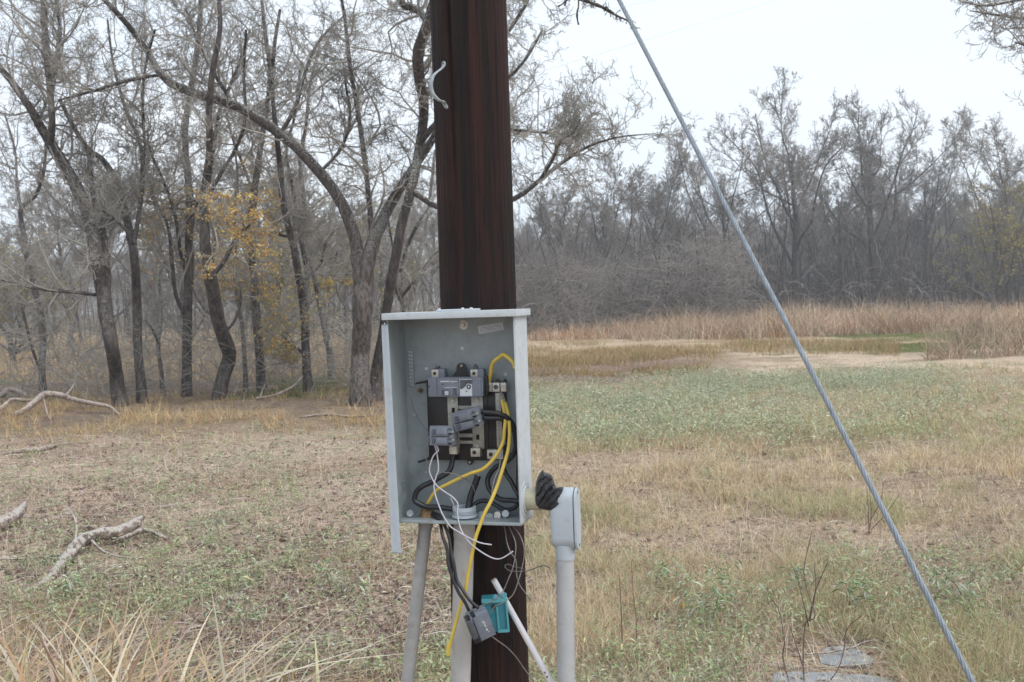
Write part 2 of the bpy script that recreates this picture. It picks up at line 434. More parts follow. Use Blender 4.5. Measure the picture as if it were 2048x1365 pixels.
for x_ in (pa + 0.006, pb - 0.006, (pa + pb) / 2 + 0.02): mb.cyl(W(x_, DEP * 0.5 + 0.028, ZT + 0.007), W(x_, DEP * 0.5 + 0.028, ZT + 0.0115), 0.005, 0.004, 6)
mb.build("hub_cover_plate", M_outer, cap, 30)
# bottom plate with holes implied by hubs, upturned front edge
mb = MB(); mb.box(W(XR / 2, DEP / 2 - 0.001, ZB - 0.0015), (XR + 2 * TH + 0.001, DEP + 0.001, 0.003), RB)
mb.box(W(XR / 2 + 0.004, DEP + 0.0015, ZB + 0.0005), (XR - 0.004, 0.003, 0.008), RB, 0.001)
mb.build("bottom_plate", M_encl, panel, 30)
# knockout discs on the bottom plate / lower back
for (u, v, r_) in ((820, 1027, 0.0095), (963, 1030, 0.0095), (979, 1034, 0.010), (995, 1031, 0.010), (1011, 1028, 0.0095)):
    c = B(u, v, 0.045 if u > 900 else 0.07); ax = OUT * 0.95 + Z * 0.3 + X * random.uniform(-.2, .2)
    mb = MB(); mb.cyl(c, c + ax * 0.0016, r_, r_ * 0.97, 24); mb.build("knockout_disc", M_outer if u in (820, 1011) else M_zinc if u == 995 else M_encl, panel, 30)
# concentric knockouts pressed in the back wall
for (u, v, rs) in ((905, 992, (0.030, 0.022, 0.015)), (889, 983, (0.019, 0.012)), (938, 944, (0.016, 0.011)), (851, 990, (0.022, 0.015)), (852, 944, (0.012, 0.007))):
    mb = MB()
    for r_ in rs: mb.ring(B(u, v, 0), OUT, r_, r_ - 0.0010, 0.0007)
    mb.build("knockout", M_encl, panel, 30)
# dimples, bolts, sticker
for (u, v, r_) in ((925, 697, 0.0056), (853, 738, 0.0055), (1011, 749, 0.0052), (829, 830, 0.0034), (852, 945, 0.003)):
    p = B(u, v, 0); mb = MB(); mb.cyl(p, p + OUT * 0.0022, r_, r_ * 0.75, 20); mb.build("dimple", M_label, panel, 40)
for (u, v) in ((842, 653), (1014, 651)):
    p = B(u, v, 0); mb = MB(); mb.ring(p, OUT, 0.0078, 0.005, 0.001); mb.cyl(p, p + OUT * 0.0006, 0.004, 0.003, 16); mb.build("mounting_hole", M_hole if False else M_encl, panel, 40)
p = B(927, 650, 0)
bolt = MB().ring(p, OUT, 0.0125, 0.006, 0.002).build("washer", M_zinc, panel, 30)
MB().cyl(p + OUT * 0.0005, p + OUT * 0.007, 0.0062, 0.0055, 6).build("bolt_head", M_zinc, bolt, 30)
q = [B(955, 653, 0.0008), B(1005, 645, 0.0008), B(1008, 660, 0.0008), B(958, 669, 0.0008)]
st = MB().prism(q, OUT * 0.0004).build("sticker", M_label, panel)
mb = MB()
for k in range(3):
    f0, f1 = 0.25 + k * 0.22, 0.31 + k * 0.22
    a, b_, c_, d_ = [np.array(x) + OUT * 0.0006 for x in q]
    def qq(s_, f): return (a * (1 - s_) + b_ * s_) * (1 - f) + (d_ * (1 - s_) + c_ * s_) * f
    for j in range(9):
        s0 = 0.08 + j * 0.095
        if (j * 7 + k * 3) % 5 == 0: continue
        mb.prism([qq(s0, f0), qq(s0 + 0.07, f0), qq(s0 + 0.07, f1), qq(s0, f1)], OUT * 0.0002)
mb.build("print", M_brk, st)
# ground strip screws by the left corner
strip = MB(); a0, a1 = B(821, 704, 0.002), B(825, 770, 0.002)
strip.box((a0 + a1) / 2 + OUT * 0.001, (0.014, 0.006, np.linalg.norm(a1 - a0) + 0.01), RB, 0.001)
strip = strip.build("ground_strip", M_encl, panel, 30)
for k in range(10):
    p = a0 + (a1 - a0) * (k / 9) + OUT * 0.004
    MB().box(p - X * 0.003 + Z * 0.0008, (0.0045, 0.004, 0.0035), RB, 0.001).box(p + X * 0.0035 - Z * 0.0008, (0.0045, 0.004, 0.0035), RB, 0.001).build("screw", M_outer, strip, 30)

def rb(mb, u0, v0, u1, v1, w0, w1, bev=0.001):
    """bevelled block whose front face (at w1) covers the pixel rectangle"""
    c = B((u0 + u1) / 2, (v0 + v1) / 2, w1); a = B(u0, (v0 + v1) / 2, w1); b2 = B(u1, (v0 + v1) / 2, w1)
    t_ = B((u0 + u1) / 2, v0, w1); d2 = B((u0 + u1) / 2, v1, w1)
    sx = np.linalg.norm(b2 - a); sz = np.linalg.norm(t_ - d2)
    mb.box(c - OUT * (w1 - w0) / 2, (sx, abs(w1 - w0), sz), RB, bev); return mb
# interior assembly: black base
busb = MB(); rb(busb, 855, 764, 975, 921, 0.002, 0.020, 0.001); rb(busb, 974, 767, 1012, 921, 0.002, 0.018, 0.001)
base_p = busb.build("bus_base", M_blackp, panel, 30)
tab = [B(x, y, 0.018) for x, y in ((903, 757), (908, 750), (914, 741), (915, 731), (919, 727), (926, 726), (931, 729), (933, 736), (933, 742), (937, 750), (937, 757))]
MB().prism(tab, OUT * 0.006).build("mounting_ear", M_blackp, base_p)
p = B(923, 732, 0.024); MB().cyl(p, p + OUT * 0.002, 0.0042, 0.003, 16).build("screw", M_zinc, base_p, 30)
p = B(941, 924, 0.004); MB().cyl(p, p + OUT * 0.006, 0.0075, 0.0075, 20).build("mounting_ear", M_blackp, base_p, 30)
MB().cyl(p + OUT * 0.006, p + OUT * 0.008, 0.0042, 0.003, 16).build("screw", M_zinc, base_p, 30)
MB().prism([B(831, 769, 0.02), B(834, 765, 0.02), B(856, 760, 0.02), B(856, 766, 0.02)], OUT * 0.006).build("latch_arm", M_blackp, base_p)
MB().prism([B(836, 923, 0.01), B(839, 926, 0.01), B(858, 920, 0.01), B(858, 915, 0.01)], OUT * 0.006).build("latch_arm", M_blackp, base_p)
p = B(842, 780, 0.006); MB().cyl(p - Z * .002, p + OUT * 0.014 - X * .003, 0.0058, 0.0045, 7).build("screw", M_cork, panel, 30)
# bus bars
for (u0, v0, u1, v1) in ((896, 792, 917, 896), (944, 792, 967, 898)):
    mb = MB(); rb(mb, u0, v0, u1, v1, 0.020, 0.026, 0.0008); bus = mb.build("bus_bar", M_bus, panel, 30)
    um = (u0 + u1) / 2
    for vv in (802, 892 if u0 > 940 else 886):
        p = B(um - 0.5, vv, 0.026); s_ = MB().cyl(p, p + OUT * 0.003, 0.0052, 0.0047, 20).build("screw", M_zinc, bus, 30)
    for (a0_, a1_) in ((816, 826), (870, 880)):
        mb = MB(); rb(mb, um - 3, a0_, um + 3, a1_, 0.0262, 0.0268, 0); mb.build("slot", M_hole, bus)
for (v0, v1) in ((812, 819), (868, 875), (882, 888)):
    mb = MB(); rb(mb, 914, v0, 946, v1, 0.019, 0.0235, 0.0006); mb.build("bus_stab", M_bus, panel, 30)
# lower lugs
for (u0, v0, u1, v1) in ((898, 896, 915, 909), (941, 897, 960, 914), (974, 900, 1006, 919)):
    mb = MB(); rb(mb, u0, v0, u1, v1, 0.018, 0.040, 0.0015); lg = mb.build("lug", M_alu, panel, 30)
    if u0 > 930:
        p = B(u0 + 7.5, (v0 + v1) / 2, 0.0402); MB().ring(p, OUT, 0.0052, 0.0032, 0.001).cyl(p - OUT * 0.0002, p + OUT * 0.0004, 0.0031, 0.0031, 12).build("set_screw", M_blackp, lg, 30)
# upper neutral lugs
for (u0, u1) in ((970, 983.5), (984.5, 999), (1001, 1012)):
    mb = MB(); rb(mb, u0, 766, u1, 784, 0.018, 0.036, 0.0012); lg = mb.build("lug", M_alu, panel, 30)
    p = B((u0 + u1) / 2, 774.5, 0.0362); MB().ring(p, OUT, 0.0058, 0.0036, 0.0012).cyl(p - OUT * 0.0002, p + OUT * 0.0004, 0.0035, 0.0035, 12).build("set_screw", M_zinc if u0 != 984.5 else M_brk2, lg, 30)
# neutral bar
mb = MB(); rb(mb, 992, 786, 1003, 896, 0.018, 0.026, 0.0008); nb = mb.build("neutral_bar", M_bus, panel, 30)
for k in range(16):
    p = B(997, 790 + k * 6.6, 0.026); MB().cyl(p, p + OUT * 0.0035, 0.0026, 0.0022, 10).build("terminal_screw", M_alu, nb, 30)
# main breaker
main = MB()
pl = [B(u, v, 0.062) for u, v in ((855.5, 757), (872, 755.5), (940, 755.5), (964, 755), (966, 758), (966, 792), (962, 794), (857, 794))]
main.prism(pl, -OUT * 0.042)
mainb = main.build("main_breaker", M_brk, panel, 30)
mb = MB(); rb(mb, 967.5, 753, 975, 791, 0.020, 0.05, 0.001); mb.build("side_cheek", M_blackp, mainb, 30)
for q_ in ((857, 755.5, 873, 793), (875, 758, 917, 792), (945.5, 757, 962, 793)):
    mb = MB(); rb(mb, *q_, 0.060, 0.0637, 0.001); mb.build("raised_face", M_brk, mainb, 30)
mb = MB(); rb(mb, 919.5, 759, 944, 792.5, 0.0615, 0.0628, 0.0003); mb.build("warning_sticker", M_label, mainb)
mb = MB(); mb.prism([B(920, 760, .0632), B(943.5, 760, .0632), B(943.5, 769, .0632), B(935, 767, .0632), B(930, 774, .0632), B(923, 779, .0632), B(920, 778, .0632)], OUT * 0.0004); mb.build("sticker_print", M_brk2, mainb)
p = B(937.5, 774, 0.0632); MB().cyl(p, p + OUT * 0.0012, 0.0058, 0.0058, 20).build("test_button", M_blackp, mainb, 30)
MB().cyl(p + OUT * 0.0012, p + OUT * 0.0022, 0.0026, 0.0022, 14).build("button_centre", M_white, mainb, 30)
for (u, v) in ((933, 765.5), (933, 783)):
    p = B(u, v, 0.0634); MB().cyl(p, p + OUT * 0.0006, 0.0018, 0.0018, 10).build("print_dot", M_blackp, mainb)
mb = MB(); rb(mb, 884, 780, 897, 790, 0.064, 0.0655, 0.0004); tg = mb.build("toggle_recess", M_brk2, mainb, 30)
mb = MB(); rb(mb, 889, 783, 896, 791, 0.0655, 0.074, 0.001); mb.build("toggle", M_lb, mainb, 30)
mb = MB(); rb(mb, 880, 762.5, 899, 764.5, 0.0641, 0.0645, 0); rb(mb, 901, 763, 914, 764.5, 0.0641, 0.0645, 0); rb(mb, 889, 775, 913, 776, 0.0641, 0.0645, 0); mb.build("face_print", M_label, mainb)
mb = MB(); rb(mb, 906, 777, 913, 790, 0.0641, 0.0644, 0); mb.build("face_groove", M_brk2, mainb)
p = B(858.5, 773, 0.0637); MB().cyl(p, p + OUT * 0.0005, 0.0018, 0.0018, 10).build("rivet", M_hole, mainb)
p = B(885, 769, 0.0642); MB().cyl(p, p + OUT * 0.0005, 0.0018, 0.0018, 10).build("rivet", M_hole, mainb)
for (u0, u1, us) in ((862, 889, 869.5), (940, 967, 948)):
    mb = MB(); rb(mb, u0, 738.5, u1, 757, 0.022, 0.048, 0.002); sh = mb.build("line_lug_cover", M_brk, mainb, 30)
    mb = MB(); rb(mb, u0 + 1, 740, us + 7, 757, 0.048, 0.0505, 0.001); lg = mb.build("line_lug", M_alu, sh, 30)
    p = B(us, 747.5, 0.0507); MB().ring(p, OUT, 0.0068, 0.0042, 0.0015).build("screw_rim", M_zinc, sh, 30)
    MB().cyl(p, p + OUT * 0.0006, 0.0042, 0.0042, 14).build("screw_socket", M_hole, sh)
    if u0 < 900: cl = [(871, 739), (873, 736), (877, 733), (881, 732), (880, 736), (876, 739)]
    else: cl = [(947, 738.5), (949, 733), (951, 728.5), (954, 730), (956, 734), (957, 738.5)]
    MB().prism([B(x, y, 0.03) for x, y in cl], OUT * 0.012).build("spring_clip", M_brk2, sh)
MB().tube([B(872, 740, .035), B(872, 734, .035), B(872, 728, .036)], 0.0006, 6).build("clip_wire", M_brk2, mainb)
for cl in ([(992, 767), (993, 760), (996, 757), (1000, 762), (1001, 767)], [(1001, 767), (1008, 762), (1012, 757), (1014, 760), (1014, 767)]):
    MB().prism([B(x, y, 0.02) for x, y in cl], OUT * 0.01).build("plastic_ear", M_blackp, base_p)
# pvc terminal adapter standing in the bottom of the box
hubc = B(930, 1034, DEP * 0.55); hubc = W(loc(hubc)[0], DEP * 0.55, ZB)
rh = 0.0275
# ---- door, folded back along the outer left side
dz0 = loc(B(793, 1107, DEP + 0.012))[2]; dz1 = loc(B(769, 650, DEP + 0.012))[2]
xl0 = loc(B(783, 1107, DEP + 0.012))[0]; xr0 = loc(B(802, 1107, DEP + 0.012))[0]
xl1 = loc(B(762.5, 650, DEP + 0.012))[0]; xr1 = loc(B(776.5, 650, DEP + 0.012))[0]
mb = MB()
fr = [W(xl0, DEP + .012, dz0), W(xr0 - 0.0005, DEP + .012, dz0), W(xr1 - 0.001, DEP + .012, dz1), W(xl1, DEP + .012, dz1)]
mb.prism(fr, IN * 0.0022)
vd = ray(780, 900) - Z * ray(780, 900)[2]; vd /= np.linalg.norm(vd)
mid0 = (fr[0] + fr[1]) / 2; mid3 = (fr[3] + fr[2]) / 2
mb.prism([mid0 - X * 0.0012, mid0 + X * 0.0012, mid3 + X * 0.0012, mid3 - X * 0.0012], vd * 0.30)
mb.prism([fr[0], fr[1], fr[1] + Z * 0.003, fr[0] + Z * 0.003], IN * 0.02)
mb.prism([fr[3] - Z * 0.003, fr[2] - Z * 0.003, fr[2], fr[3]], IN * 0.02)
bmesh.ops.bevel(mb.bm, geom=list(mb.bm.edges), offset=0.0006, segments=1, affect='EDGES')
tag(mb.build("door", M_lb, panel, 30), "pale open door seen on its long narrow edge")

# ---- conduit strap on the pole
sp = [(887, 123), (887, 133), (880, 140), (871, 147), (865, 156), (862, 170), (864, 184), (870, 194), (878, 201), (886, 204), (890, 210), (894, 218)]
strap = thing("conduit_strap", "curved galvanised pipe strap hanging by one nail on the upper pole", "pipe strap", P(887, 130, Dp - R0))
cs = catmull(np.array([P(u, v, Dp - R0 - 0.006 + 0.02 * 0 - (0.020 if 2 < i < 10 else 0.004)) for i, (u, v) in enumerate(sp)]), 48)
wd = np.array([0.80, -0.55, 0.05]); wd /= np.linalg.norm(wd)
V = []; K = len(cs)
T = np.gradient(cs, axis=0); T /= np.linalg.norm(T, axis=1)[:, None]
for k in range(K):
    e = min(1, min(k, K - 1 - k) / 2.0 + 0.45); flat = 1.0 if (k < 9 or k > K - 8) else 0.0
    wv = wd * 0.0058 * e; nn = np.cross(T[k], wd); nn /= np.linalg.norm(nn)
    for a, b2 in ((1, 1), (-1, 1), (-1, -1), (1, -1)): V.append(cs[k] + wv * a + nn * 0.0011 * b2)
I = np.arange(K * 4).reshape(K, 4)
F = np.stack([I[:-1], np.roll(I[:-1], -1, 1), np.roll(I[1:], -1, 1), I[1:]], -1).reshape(-1, 4)
M_steel = simple('strap_steel', (0.42, 0.47, 0.50), 0.4, 0.35, 0.25, 60, dirt=(0.2, 0.2, 0.2), dirt_amt=.6, dirt_scale=40)
np_mesh("band", np.array(V), [F, I[:1], I[-1:]], M_steel, strap)
nl = P(887, 128, Dp - R0 - 0.004)
MB().cyl(nl, nl + np.array([0, -0.008, 0]), 0.004, 0.003, 12).build("nail_head", M_brk2, strap, 30)

# ---- conduits
def stand_tube(mb, top, bot_uv_pt, r, n=28): mb.cyl(bot_uv_pt, top, r, r, n); return mb
def down_to_ground(p, q):
    """continue the line p->q to 0.15 m below ground"""
    d = q - p; k = (-0.15 - p[2]) / d[2]; return p + d * k
# centre conduit out of the box bottom
ctop = W(loc(B(930, 1050, DEP * 0.5))[0], DEP * 0.5, ZB + 0.004)
cq = P(921, 1365, ctop[1] + 0.01)
cb = down_to_ground(ctop, cq)
dirc = (cb - ctop) / np.linalg.norm(cb - ctop)
cc_ = thing("conduit", "thick faded white conduit rising in front of the pole into the box bottom", "conduit", (cb[0], cb[1], 0), "conduits feeding the box")
MB().cyl(cb, ctop + dirc * 0.02, 0.0265, 0.0265, 36).build("pipe", M_pvcw, cc_, 30)
MB().cyl(ctop + dirc * 0.048, ctop + dirc * 0.006, 0.0282, 0.0285, 36).cyl(ctop + dirc * 0.056, ctop + dirc * 0.048, 0.0268, 0.0282, 36).build("collar", M_pvcw, cc_, 30)
tp = ctop + Z * 0.004
mb = MB(); mb.ring(tp - Z * 0.004, Z, 0.0335, 0.024, 0.007, 36); mb.ring(tp + Z * 0.004, Z, 0.030, 0.024, 0.0015, 36)
mb.ring(tp + Z * 0.0058, Z, 0.0312, 0.024, 0.0018, 36); mb.ring(tp + Z * 0.009, Z, 0.0312, 0.024, 0.0018, 36); mb.ring(tp + Z * 0.0078, Z, 0.029, 0.0238, 0.014, 36)
mb.ring(tp + Z * 0.0125, Z, 0.0312, 0.024, 0.0095, 36)
mb.build("threaded_hub", M_lb, cc_, 30)
# left leaning conduit
lt = W(loc(B(853, 1047, DEP * 0.5))[0], DEP * 0.5, ZB - 0.004)
lq = P(815, 1365, lt[1] + 0.01); lb_ = down_to_ground(lt, lq); dirl = (lb_ - lt) / np.linalg.norm(lb_ - lt)
lc = thing("conduit", "grey plastic conduit leaning left below the box's left corner", "conduit", (lb_[0], lb_[1], 0), "conduits feeding the box")
MB().cyl(lb_, lt, 0.0172, 0.0172, 32).build("pipe", M_pvcg, lc, 30)
MB().cyl(lt + dirl * 0.012, lt - dirl * 0.002, 0.0200, 0.0200, 32).cyl(lt + dirl * 0.028, lt + dirl * 0.012, 0.0178, 0.0200, 32).build("collar", M_pvcg, lc, 30)
mb = MB(); p = W(loc(lt)[0] + 0.002, DEP * 0.45, ZB); mb.ring(p, Z, 0.0205, 0.0135, 0.008, 28); mb.ring(p + Z * 0.008, Z, 0.0185, 0.0135, 0.010, 28); mb.build("threaded_hub", M_cork, lc, 30)
# right riser with conduit body
wc = DEP * 0.60
nz_ = loc(B(1047, 997, DEP * 0.5))[2]
n0 = W(XR + TH, wc, nz_)
def onplane(u, v):
    """pixel -> the vertical plane through the nipple axis (parallel to the box front)"""
    return B(u, v, wc)
nx = lambda u: loc(onplane(u, 1000))[0]
rn = 0.0270
riser = thing("conduit", "pale grey conduit riser right of the pole with elbow body entering the box", "conduit", (*onplane(1128, 1300)[:2], 0), "conduits feeding the box")
mb = MB(); mb.ring(n0, X, 0.046, 0.026, 0.0015, 36); mb.ring(n0 + X * 0.0015, X, 0.035, 0.026, 0.003, 36)
mb.build("hub_ring", M_outer, riser, 30)
MB().cyl(n0 - X * 0.010, n0 + X * 0.058, rn, rn, 36).build("nipple", M_cream, riser, 30)
MB().box(n0 + X * 0.02 + OUT * rn * 0.93 + Z * 0.006, (0.042, 0.0022, 0.0012), RB, 0).build("mould_seam", M_cork, riser)
# conduit body: capsule-shaped hollow cast body, cover facing +X
bx0 = nx(1104); bx1 = nx(1150); 
zt_ = loc(onplane(1130, 975))[2]; zb_ = loc(onplane(1128, 1096))[2]
hw = 0.030
def stadium(x_, ztop, zbot, half, n=12):
    pts = []
    for i in range(n + 1):
        a = math.pi * i / n; pts.append(W(x_, wc + half * math.cos(a), ztop - half + half * math.sin(a)))
    for i in range(n + 1):
        a = math.pi + math.pi * i / n; pts.append(W(x_, wc + half * math.cos(a), zbot + half + half * math.sin(a)))
    return pts
mb = MB()
# body: rounded box, from stadium section swept along X with a rounded far side
secs = []
for (fx, fs) in ((0.0, 0.80), (0.05, 0.90), (0.14, 0.97), (0.3, 1.0), (1.0, 1.0)):
    x_ = bx0 + (bx1 - bx0) * fx; g = (1 - fs) * hw
    secs.append([mb.bm.verts.new(p) for p in stadium(x_, zt_ - g * (1 if fx < 0.2 else 1), zb_ + g, hw - g)])
n_ = len(secs[0])
mb.bm.faces.new(secs[0]); mb.bm.faces.new(secs[-1][::-1])
for a_, b2 in zip(secs[:-1], secs[1:]):
    for i in range(n_): mb.bm.faces.new((a_[i], a_[(i + 1) % n_], b2[(i + 1) % n_], b2[i]))
body = mb.build("conduit_body", M_lb, riser, 40)
MB().prism(stadium(bx1, zt_ + .0005, zb_ - .0005, hw + .0004), X * 0.0022).build("gasket", M_seam, body, 40)
mb = MB(); mb.prism(stadium(bx1 + 0.0022, zt_, zb_ - 0.004, hw), X * 0.0052)
bmesh.ops.bevel(mb.bm, geom=[e for e in mb.bm.edges if abs(loc(e.verts[0].co)[0] - (bx1 + .0074)) < 1e-4 and abs(loc(e.verts[1].co)[0] - (bx1 + .0074)) < 1e-4], offset=0.002, segments=2, affect='EDGES')
cov = mb.build("cover", M_lb, body, 40)
for z_ in (zt_ - 0.012, zb_ + 0.009):
    p = W(bx1 + 0.0072, wc, z_); MB().cyl(p, p + X * 0.0012, 0.0042, 0.0036, 14).build("cover_screw", M_brk2, body, 30)
# lower hub and riser pipe
rt = W((bx0 + bx1) / 2 + 0.001, wc, zb_ + 0.010)
rq = onplane(1132, 1360); rq = P(1132, 1365, rt[1]); rbm = down_to_ground(rt, rq); dr = (rbm - rt) / np.linalg.norm(rbm - rt)
MB().cyl(rt + dr * 0.036, rt, 0.0242, 0.0262, 36).cyl(rt + dr * 0.040, rt + dr * 0.036, 0.0228, 0.0242, 36).build("hub", M_lb, body, 30)
MB().cyl(rbm, rt + dr * 0.02, 0.0225, 0.0225, 36).build("pipe", M_pvcs, riser, 30)
# tape wrap: crumpled
tape = thing("tape_wrap", "crumpled black electrical tape wound around the joint between box and elbow", "tape", n0 + X * 0.05)
ol = [(1085, 940), (1090, 945), (1096, 947), (1103, 950), (1106, 958), (1110, 970), (1114, 975), (1121, 974), (1127, 975), (1126, 985), (1122, 1000), (1119, 1007), (1123, 1012), (1124, 1018), (1117, 1018), (1110, 1021), (1105, 1025), (1098, 1022), (1088, 1020), (1077, 1018), (1069, 1010), (1067.5, 1000), (1070, 988), (1071, 972), (1074, 958), (1079, 948)]
oc = np.array([1094, 988.0]); K2 = 140; K1 = 40
olp = catmull(np.array([[a_, b2, 0] for a_, b2 in ol + ol[:1]], float), K2 + 1)[:-1, :2]
VV = []; rows = []
for side in (1, -1):
    for i in range(K1):
        ro = 1 - i / (K1 - 1) * 0.97
        row = []
        for j in range(K2):
            p2 = oc + (olp[j] - oc) * ro
            dgn = (p2[0] - oc[0]) * 0.70 + (p2[1] - oc[1]) * 0.72; crs = (p2[0] - oc[0]) * 0.72 - (p2[1] - oc[1]) * 0.70
            hgt = 0.0315 * math.sqrt(max(0, 1 - ro ** 11)) 
            fo = (dgn * 0.085 + 0.35 * math.sin(crs * 0.07 + 1) + 0.25 * float(vnoise(np.float64(crs * .12 + 9), np.float64(dgn * .1 + 9)))) % 1.0; wr_ = 0.0075 * (fo ** 1.6) * (0.35 + 0.9 * float(vnoise(np.float64(crs * .09 + 30), np.float64(dgn * .05 + 3)))) + 0.0020 * float(vnoise(np.float64(crs * .3 + 50), np.float64(dgn * .3 + 50))) - 0.003
            hgt += wr_ * min(1, (1 - ro) * 5)
            if i == 0 and side == -1: row.append(rows[0][j]); continue
            row.append(len(VV)); VV.append(B(p2[0], p2[1], wc + side * hgt))
        rows.append(row)
FQ = []
for r0_ in (0, K1):
    for i in range(K1 - 1):
        A_, B2_ = rows[r0_ + i], rows[r0_ + i + 1]
        for j in range(K2): FQ.append([A_[j], A_[(j + 1) % K2], B2_[(j + 1) % K2], B2_[j]])
np_mesh("wrapping", np.array(VV), [np.array(FQ), np.array([rows[K1 - 1]]), np.array([rows[-1]])], M_tape, tape, None, True)
MB().prism([B(u, v, wc + 0.020) for u, v in ((1084, 952), (1088, 949), (1101, 955), (1096, 961), (1086, 968), (1081, 962))], OUT * 0.006).build("torn_end", M_hole, tape, 60)

# ---- loose breakers
def block(c, ax, ay, az, sx, sy, sz): return Matrix((list(ax), list(ay), list(az))).transposed()
def frame_from(angle, yaw=0.0, pitch=0.0):
    """rotation in the box frame: in-plane roll (deg, + = counter-clockwise), yaw, pitch"""
    return RB @ Matrix.Rotation(rad(yaw), 3, 'Z') @ Matrix.Rotation(rad(pitch), 3, 'X') @ Matrix.Rotation(rad(-angle), 3, 'Y')
def loose_breaker(label, u, v, w_, angle, yaw, pitch, L_, H_, T_, variant, grp):
    c = B(u, v, w_); R = frame_from(angle, yaw, pitch)
    R3 = np.array([list(r) for r in R])
    def q(x, y, z): return c + R3 @ np.array([x, y, z])
    o = thing("circuit_breaker", label, "circuit breaker", c, grp)
    mb = MB()
    # two-pole body: two halves with a dark seam, stepped face
    mb.box(q(0, 0, 0), (L_, T_ * 0.90, H_), R, 0.0015)
    body = mb.build("case", M_brk, o, 30)
    mb = MB(); mb.box(q(-L_ * 0.0, 0.0, H_ * 0.5 + 0.0015), (L_ * 0.98, T_ * 0.88, 0.004), R, 0.001); mb.build("top_ridge", M_brk, body, 30)
    mb = MB(); mb.box(q(0.0, -T_ * 0.46, -0.0005), (L_ * 0.82, 0.0022, 0.0024), R, 0.0003); mb.build("pole_seam", M_blackp, body, 30)
    for s_ in (-1, 1):
        MB().box(q(L_ * 0.06, -T_ * 0.47, s_ * H_ * 0.25), (L_ * 0.50, 0.004, H_ * 0.34), R, 0.0012).build("handle_face", M_brk, body, 30)
        MB().box(q(-L_ * 0.30, -T_ * 0.47, s_ * H_ * 0.25), (L_ * 0.12, 0.005, H_ * 0.30), R, 0.001).build("handle", M_brk2, body, 30)
    for k in range(4):
        z_ = -H_ * 0.40 + k * H_ * 0.265
        MB().box(q(L_ * 0.43, -T_ * 0.462, z_), (L_ * 0.14, 0.004, H_ * 0.10), R, 0.0005).build("vent_slot", M_hole if k % 2 == 0 else M_brk2, body, 30)
    for s_ in (-1, 1): MB().cyl(q(L_ * 0.5, -T_ * 0.3, s_ * H_ * 0.22), q(L_ * 0.5 + 0.004, -T_ * 0.3, s_ * H_ * 0.22), 0.0042, 0.0036, 12).build("terminal_screw", M_zinc, body, 30)
    return o, q
brkA, qA = loose_breaker("grey circuit breaker dangling tilted in mid box with thick black wires on its right end", 936, 839, 0.088, 13, -6, 6, 0.071, 0.044, 0.045, 0, "loose grey circuit breakers")
brkB, qB = loose_breaker("grey circuit breaker hanging level left of the tilted one with thin white wires", 888, 873, 0.092, 1, -8, -8, 0.064, 0.047, 0.045, 1, "loose grey circuit breakers")
mb = MB(); rb(mb, 901, 893, 913, 909, 0.07, 0.083, 0.001); mb.build("stab_clip", M_alu, brkB, 30)
# lower breaker in front of the conduit, tilted
cL = P(958, 1249, hubc[1] - 0.075)
RC = frame_from(20, 33, 10); R3c = np.array([list(r) for r in RC])
def qC(x, y, z): return cL + R3c @ np.array([x, y, z])
brkC = thing("circuit_breaker", "grey circuit breaker hanging outside below the box on two black wires", "circuit breaker", cL, "loose grey circuit breakers")
c0 = MB().box(qC(0.004, 0, 0), (0.052, 0.038, 0.073), RC, 0.0015).build("case", M_brk2 if False else M_brk, brkC, 30)
MB().box(qC(-0.022, -0.0205, -0.002), (0.012, 0.006, 0.058), RC, 0.001).build("handle_face", M_brk2, c0, 30)
MB().box(qC(-0.024, -0.004, 0.004), (0.010, 0.036, 0.058), RC, 0.0015).build("handle_face", M_brk2, c0, 30)
MB().box(qC(-0.012, -0.019, 0.0), (0.0018, 0.003, 0.068), RC, 0.0003).build("pole_seam", M_hole, c0, 30)
for (x_, z_) in ((-0.021, 0.034), (-0.007, 0.037)): MB().box(qC(x_, -0.008, z_), (0.009, 0.022, 0.008), RC, 0.0008).build("wire_terminal", M_hole, c0, 30)
MB().box(qC(-0.020, -0.021, -0.027), (0.016, 0.008, 0.014), RC, 0.002).build("handle", M_hole, c0, 30)
mb = MB()
for k, (dx, dz, w1_, h1_) in enumerate(((0.010, 0.013, 0.006, 0.0014), (0.010, 0.010, 0.0014, 0.007), (0.0135, 0.008, 0.0014, 0.006), (0.010, 0.003, 0.0014, 0.010), (0.0125, -0.001, 0.0014, 0.008), (0.0115, 0.0, 0.005, 0.0014), (0.012, -0.012, 0.004, 0.005), (0.015, -0.020, 0.002, 0.003))):
    mb.box(qC(dx, -0.0193, dz), (w1_, 0.0006, h1_), RC)
mb.build("case_print", M_white, c0)
MB().box(qC(0.026, -0.006, -0.018), (0.012, 0.02, 0.014), RC, 0.003).build("foot_hook", M_hole, c0, 30)
# teal box behind it
tz = [P(u, v, hubc[1] - 0.028) for u, v in ((963, 1199), (1011, 1196), (1016, 1262), (996, 1264), (969, 1262))]
teal = thing("junction_box", "teal plastic outlet box hanging behind the lowest grey breaker", "outlet box", tz[3])
M_teal2 = simple("teal_plastic_light", (0.09, 0.33, 0.38), 0.35, 0, 0.12, 30)
tb = MB().prism(tz, np.array([0, 0.038, 0])).build("case", M_teal, teal, 30)
def TQ(u, v, dy=0): return P(u, v, hubc[1] - 0.028 - 0.001 + dy)
MB().prism([TQ(963, 1199), TQ(1011, 1196), TQ(1011.5, 1203), TQ(963.5, 1206)], np.array([0, -0.006, 0])).build("rim", M_teal2, tb)
MB().prism([TQ(1010, 1196), TQ(1013.5, 1196), TQ(1019.5, 1263), TQ(1016, 1263)], np.array([0, -0.005, 0])).build("rim", M_teal2, tb)
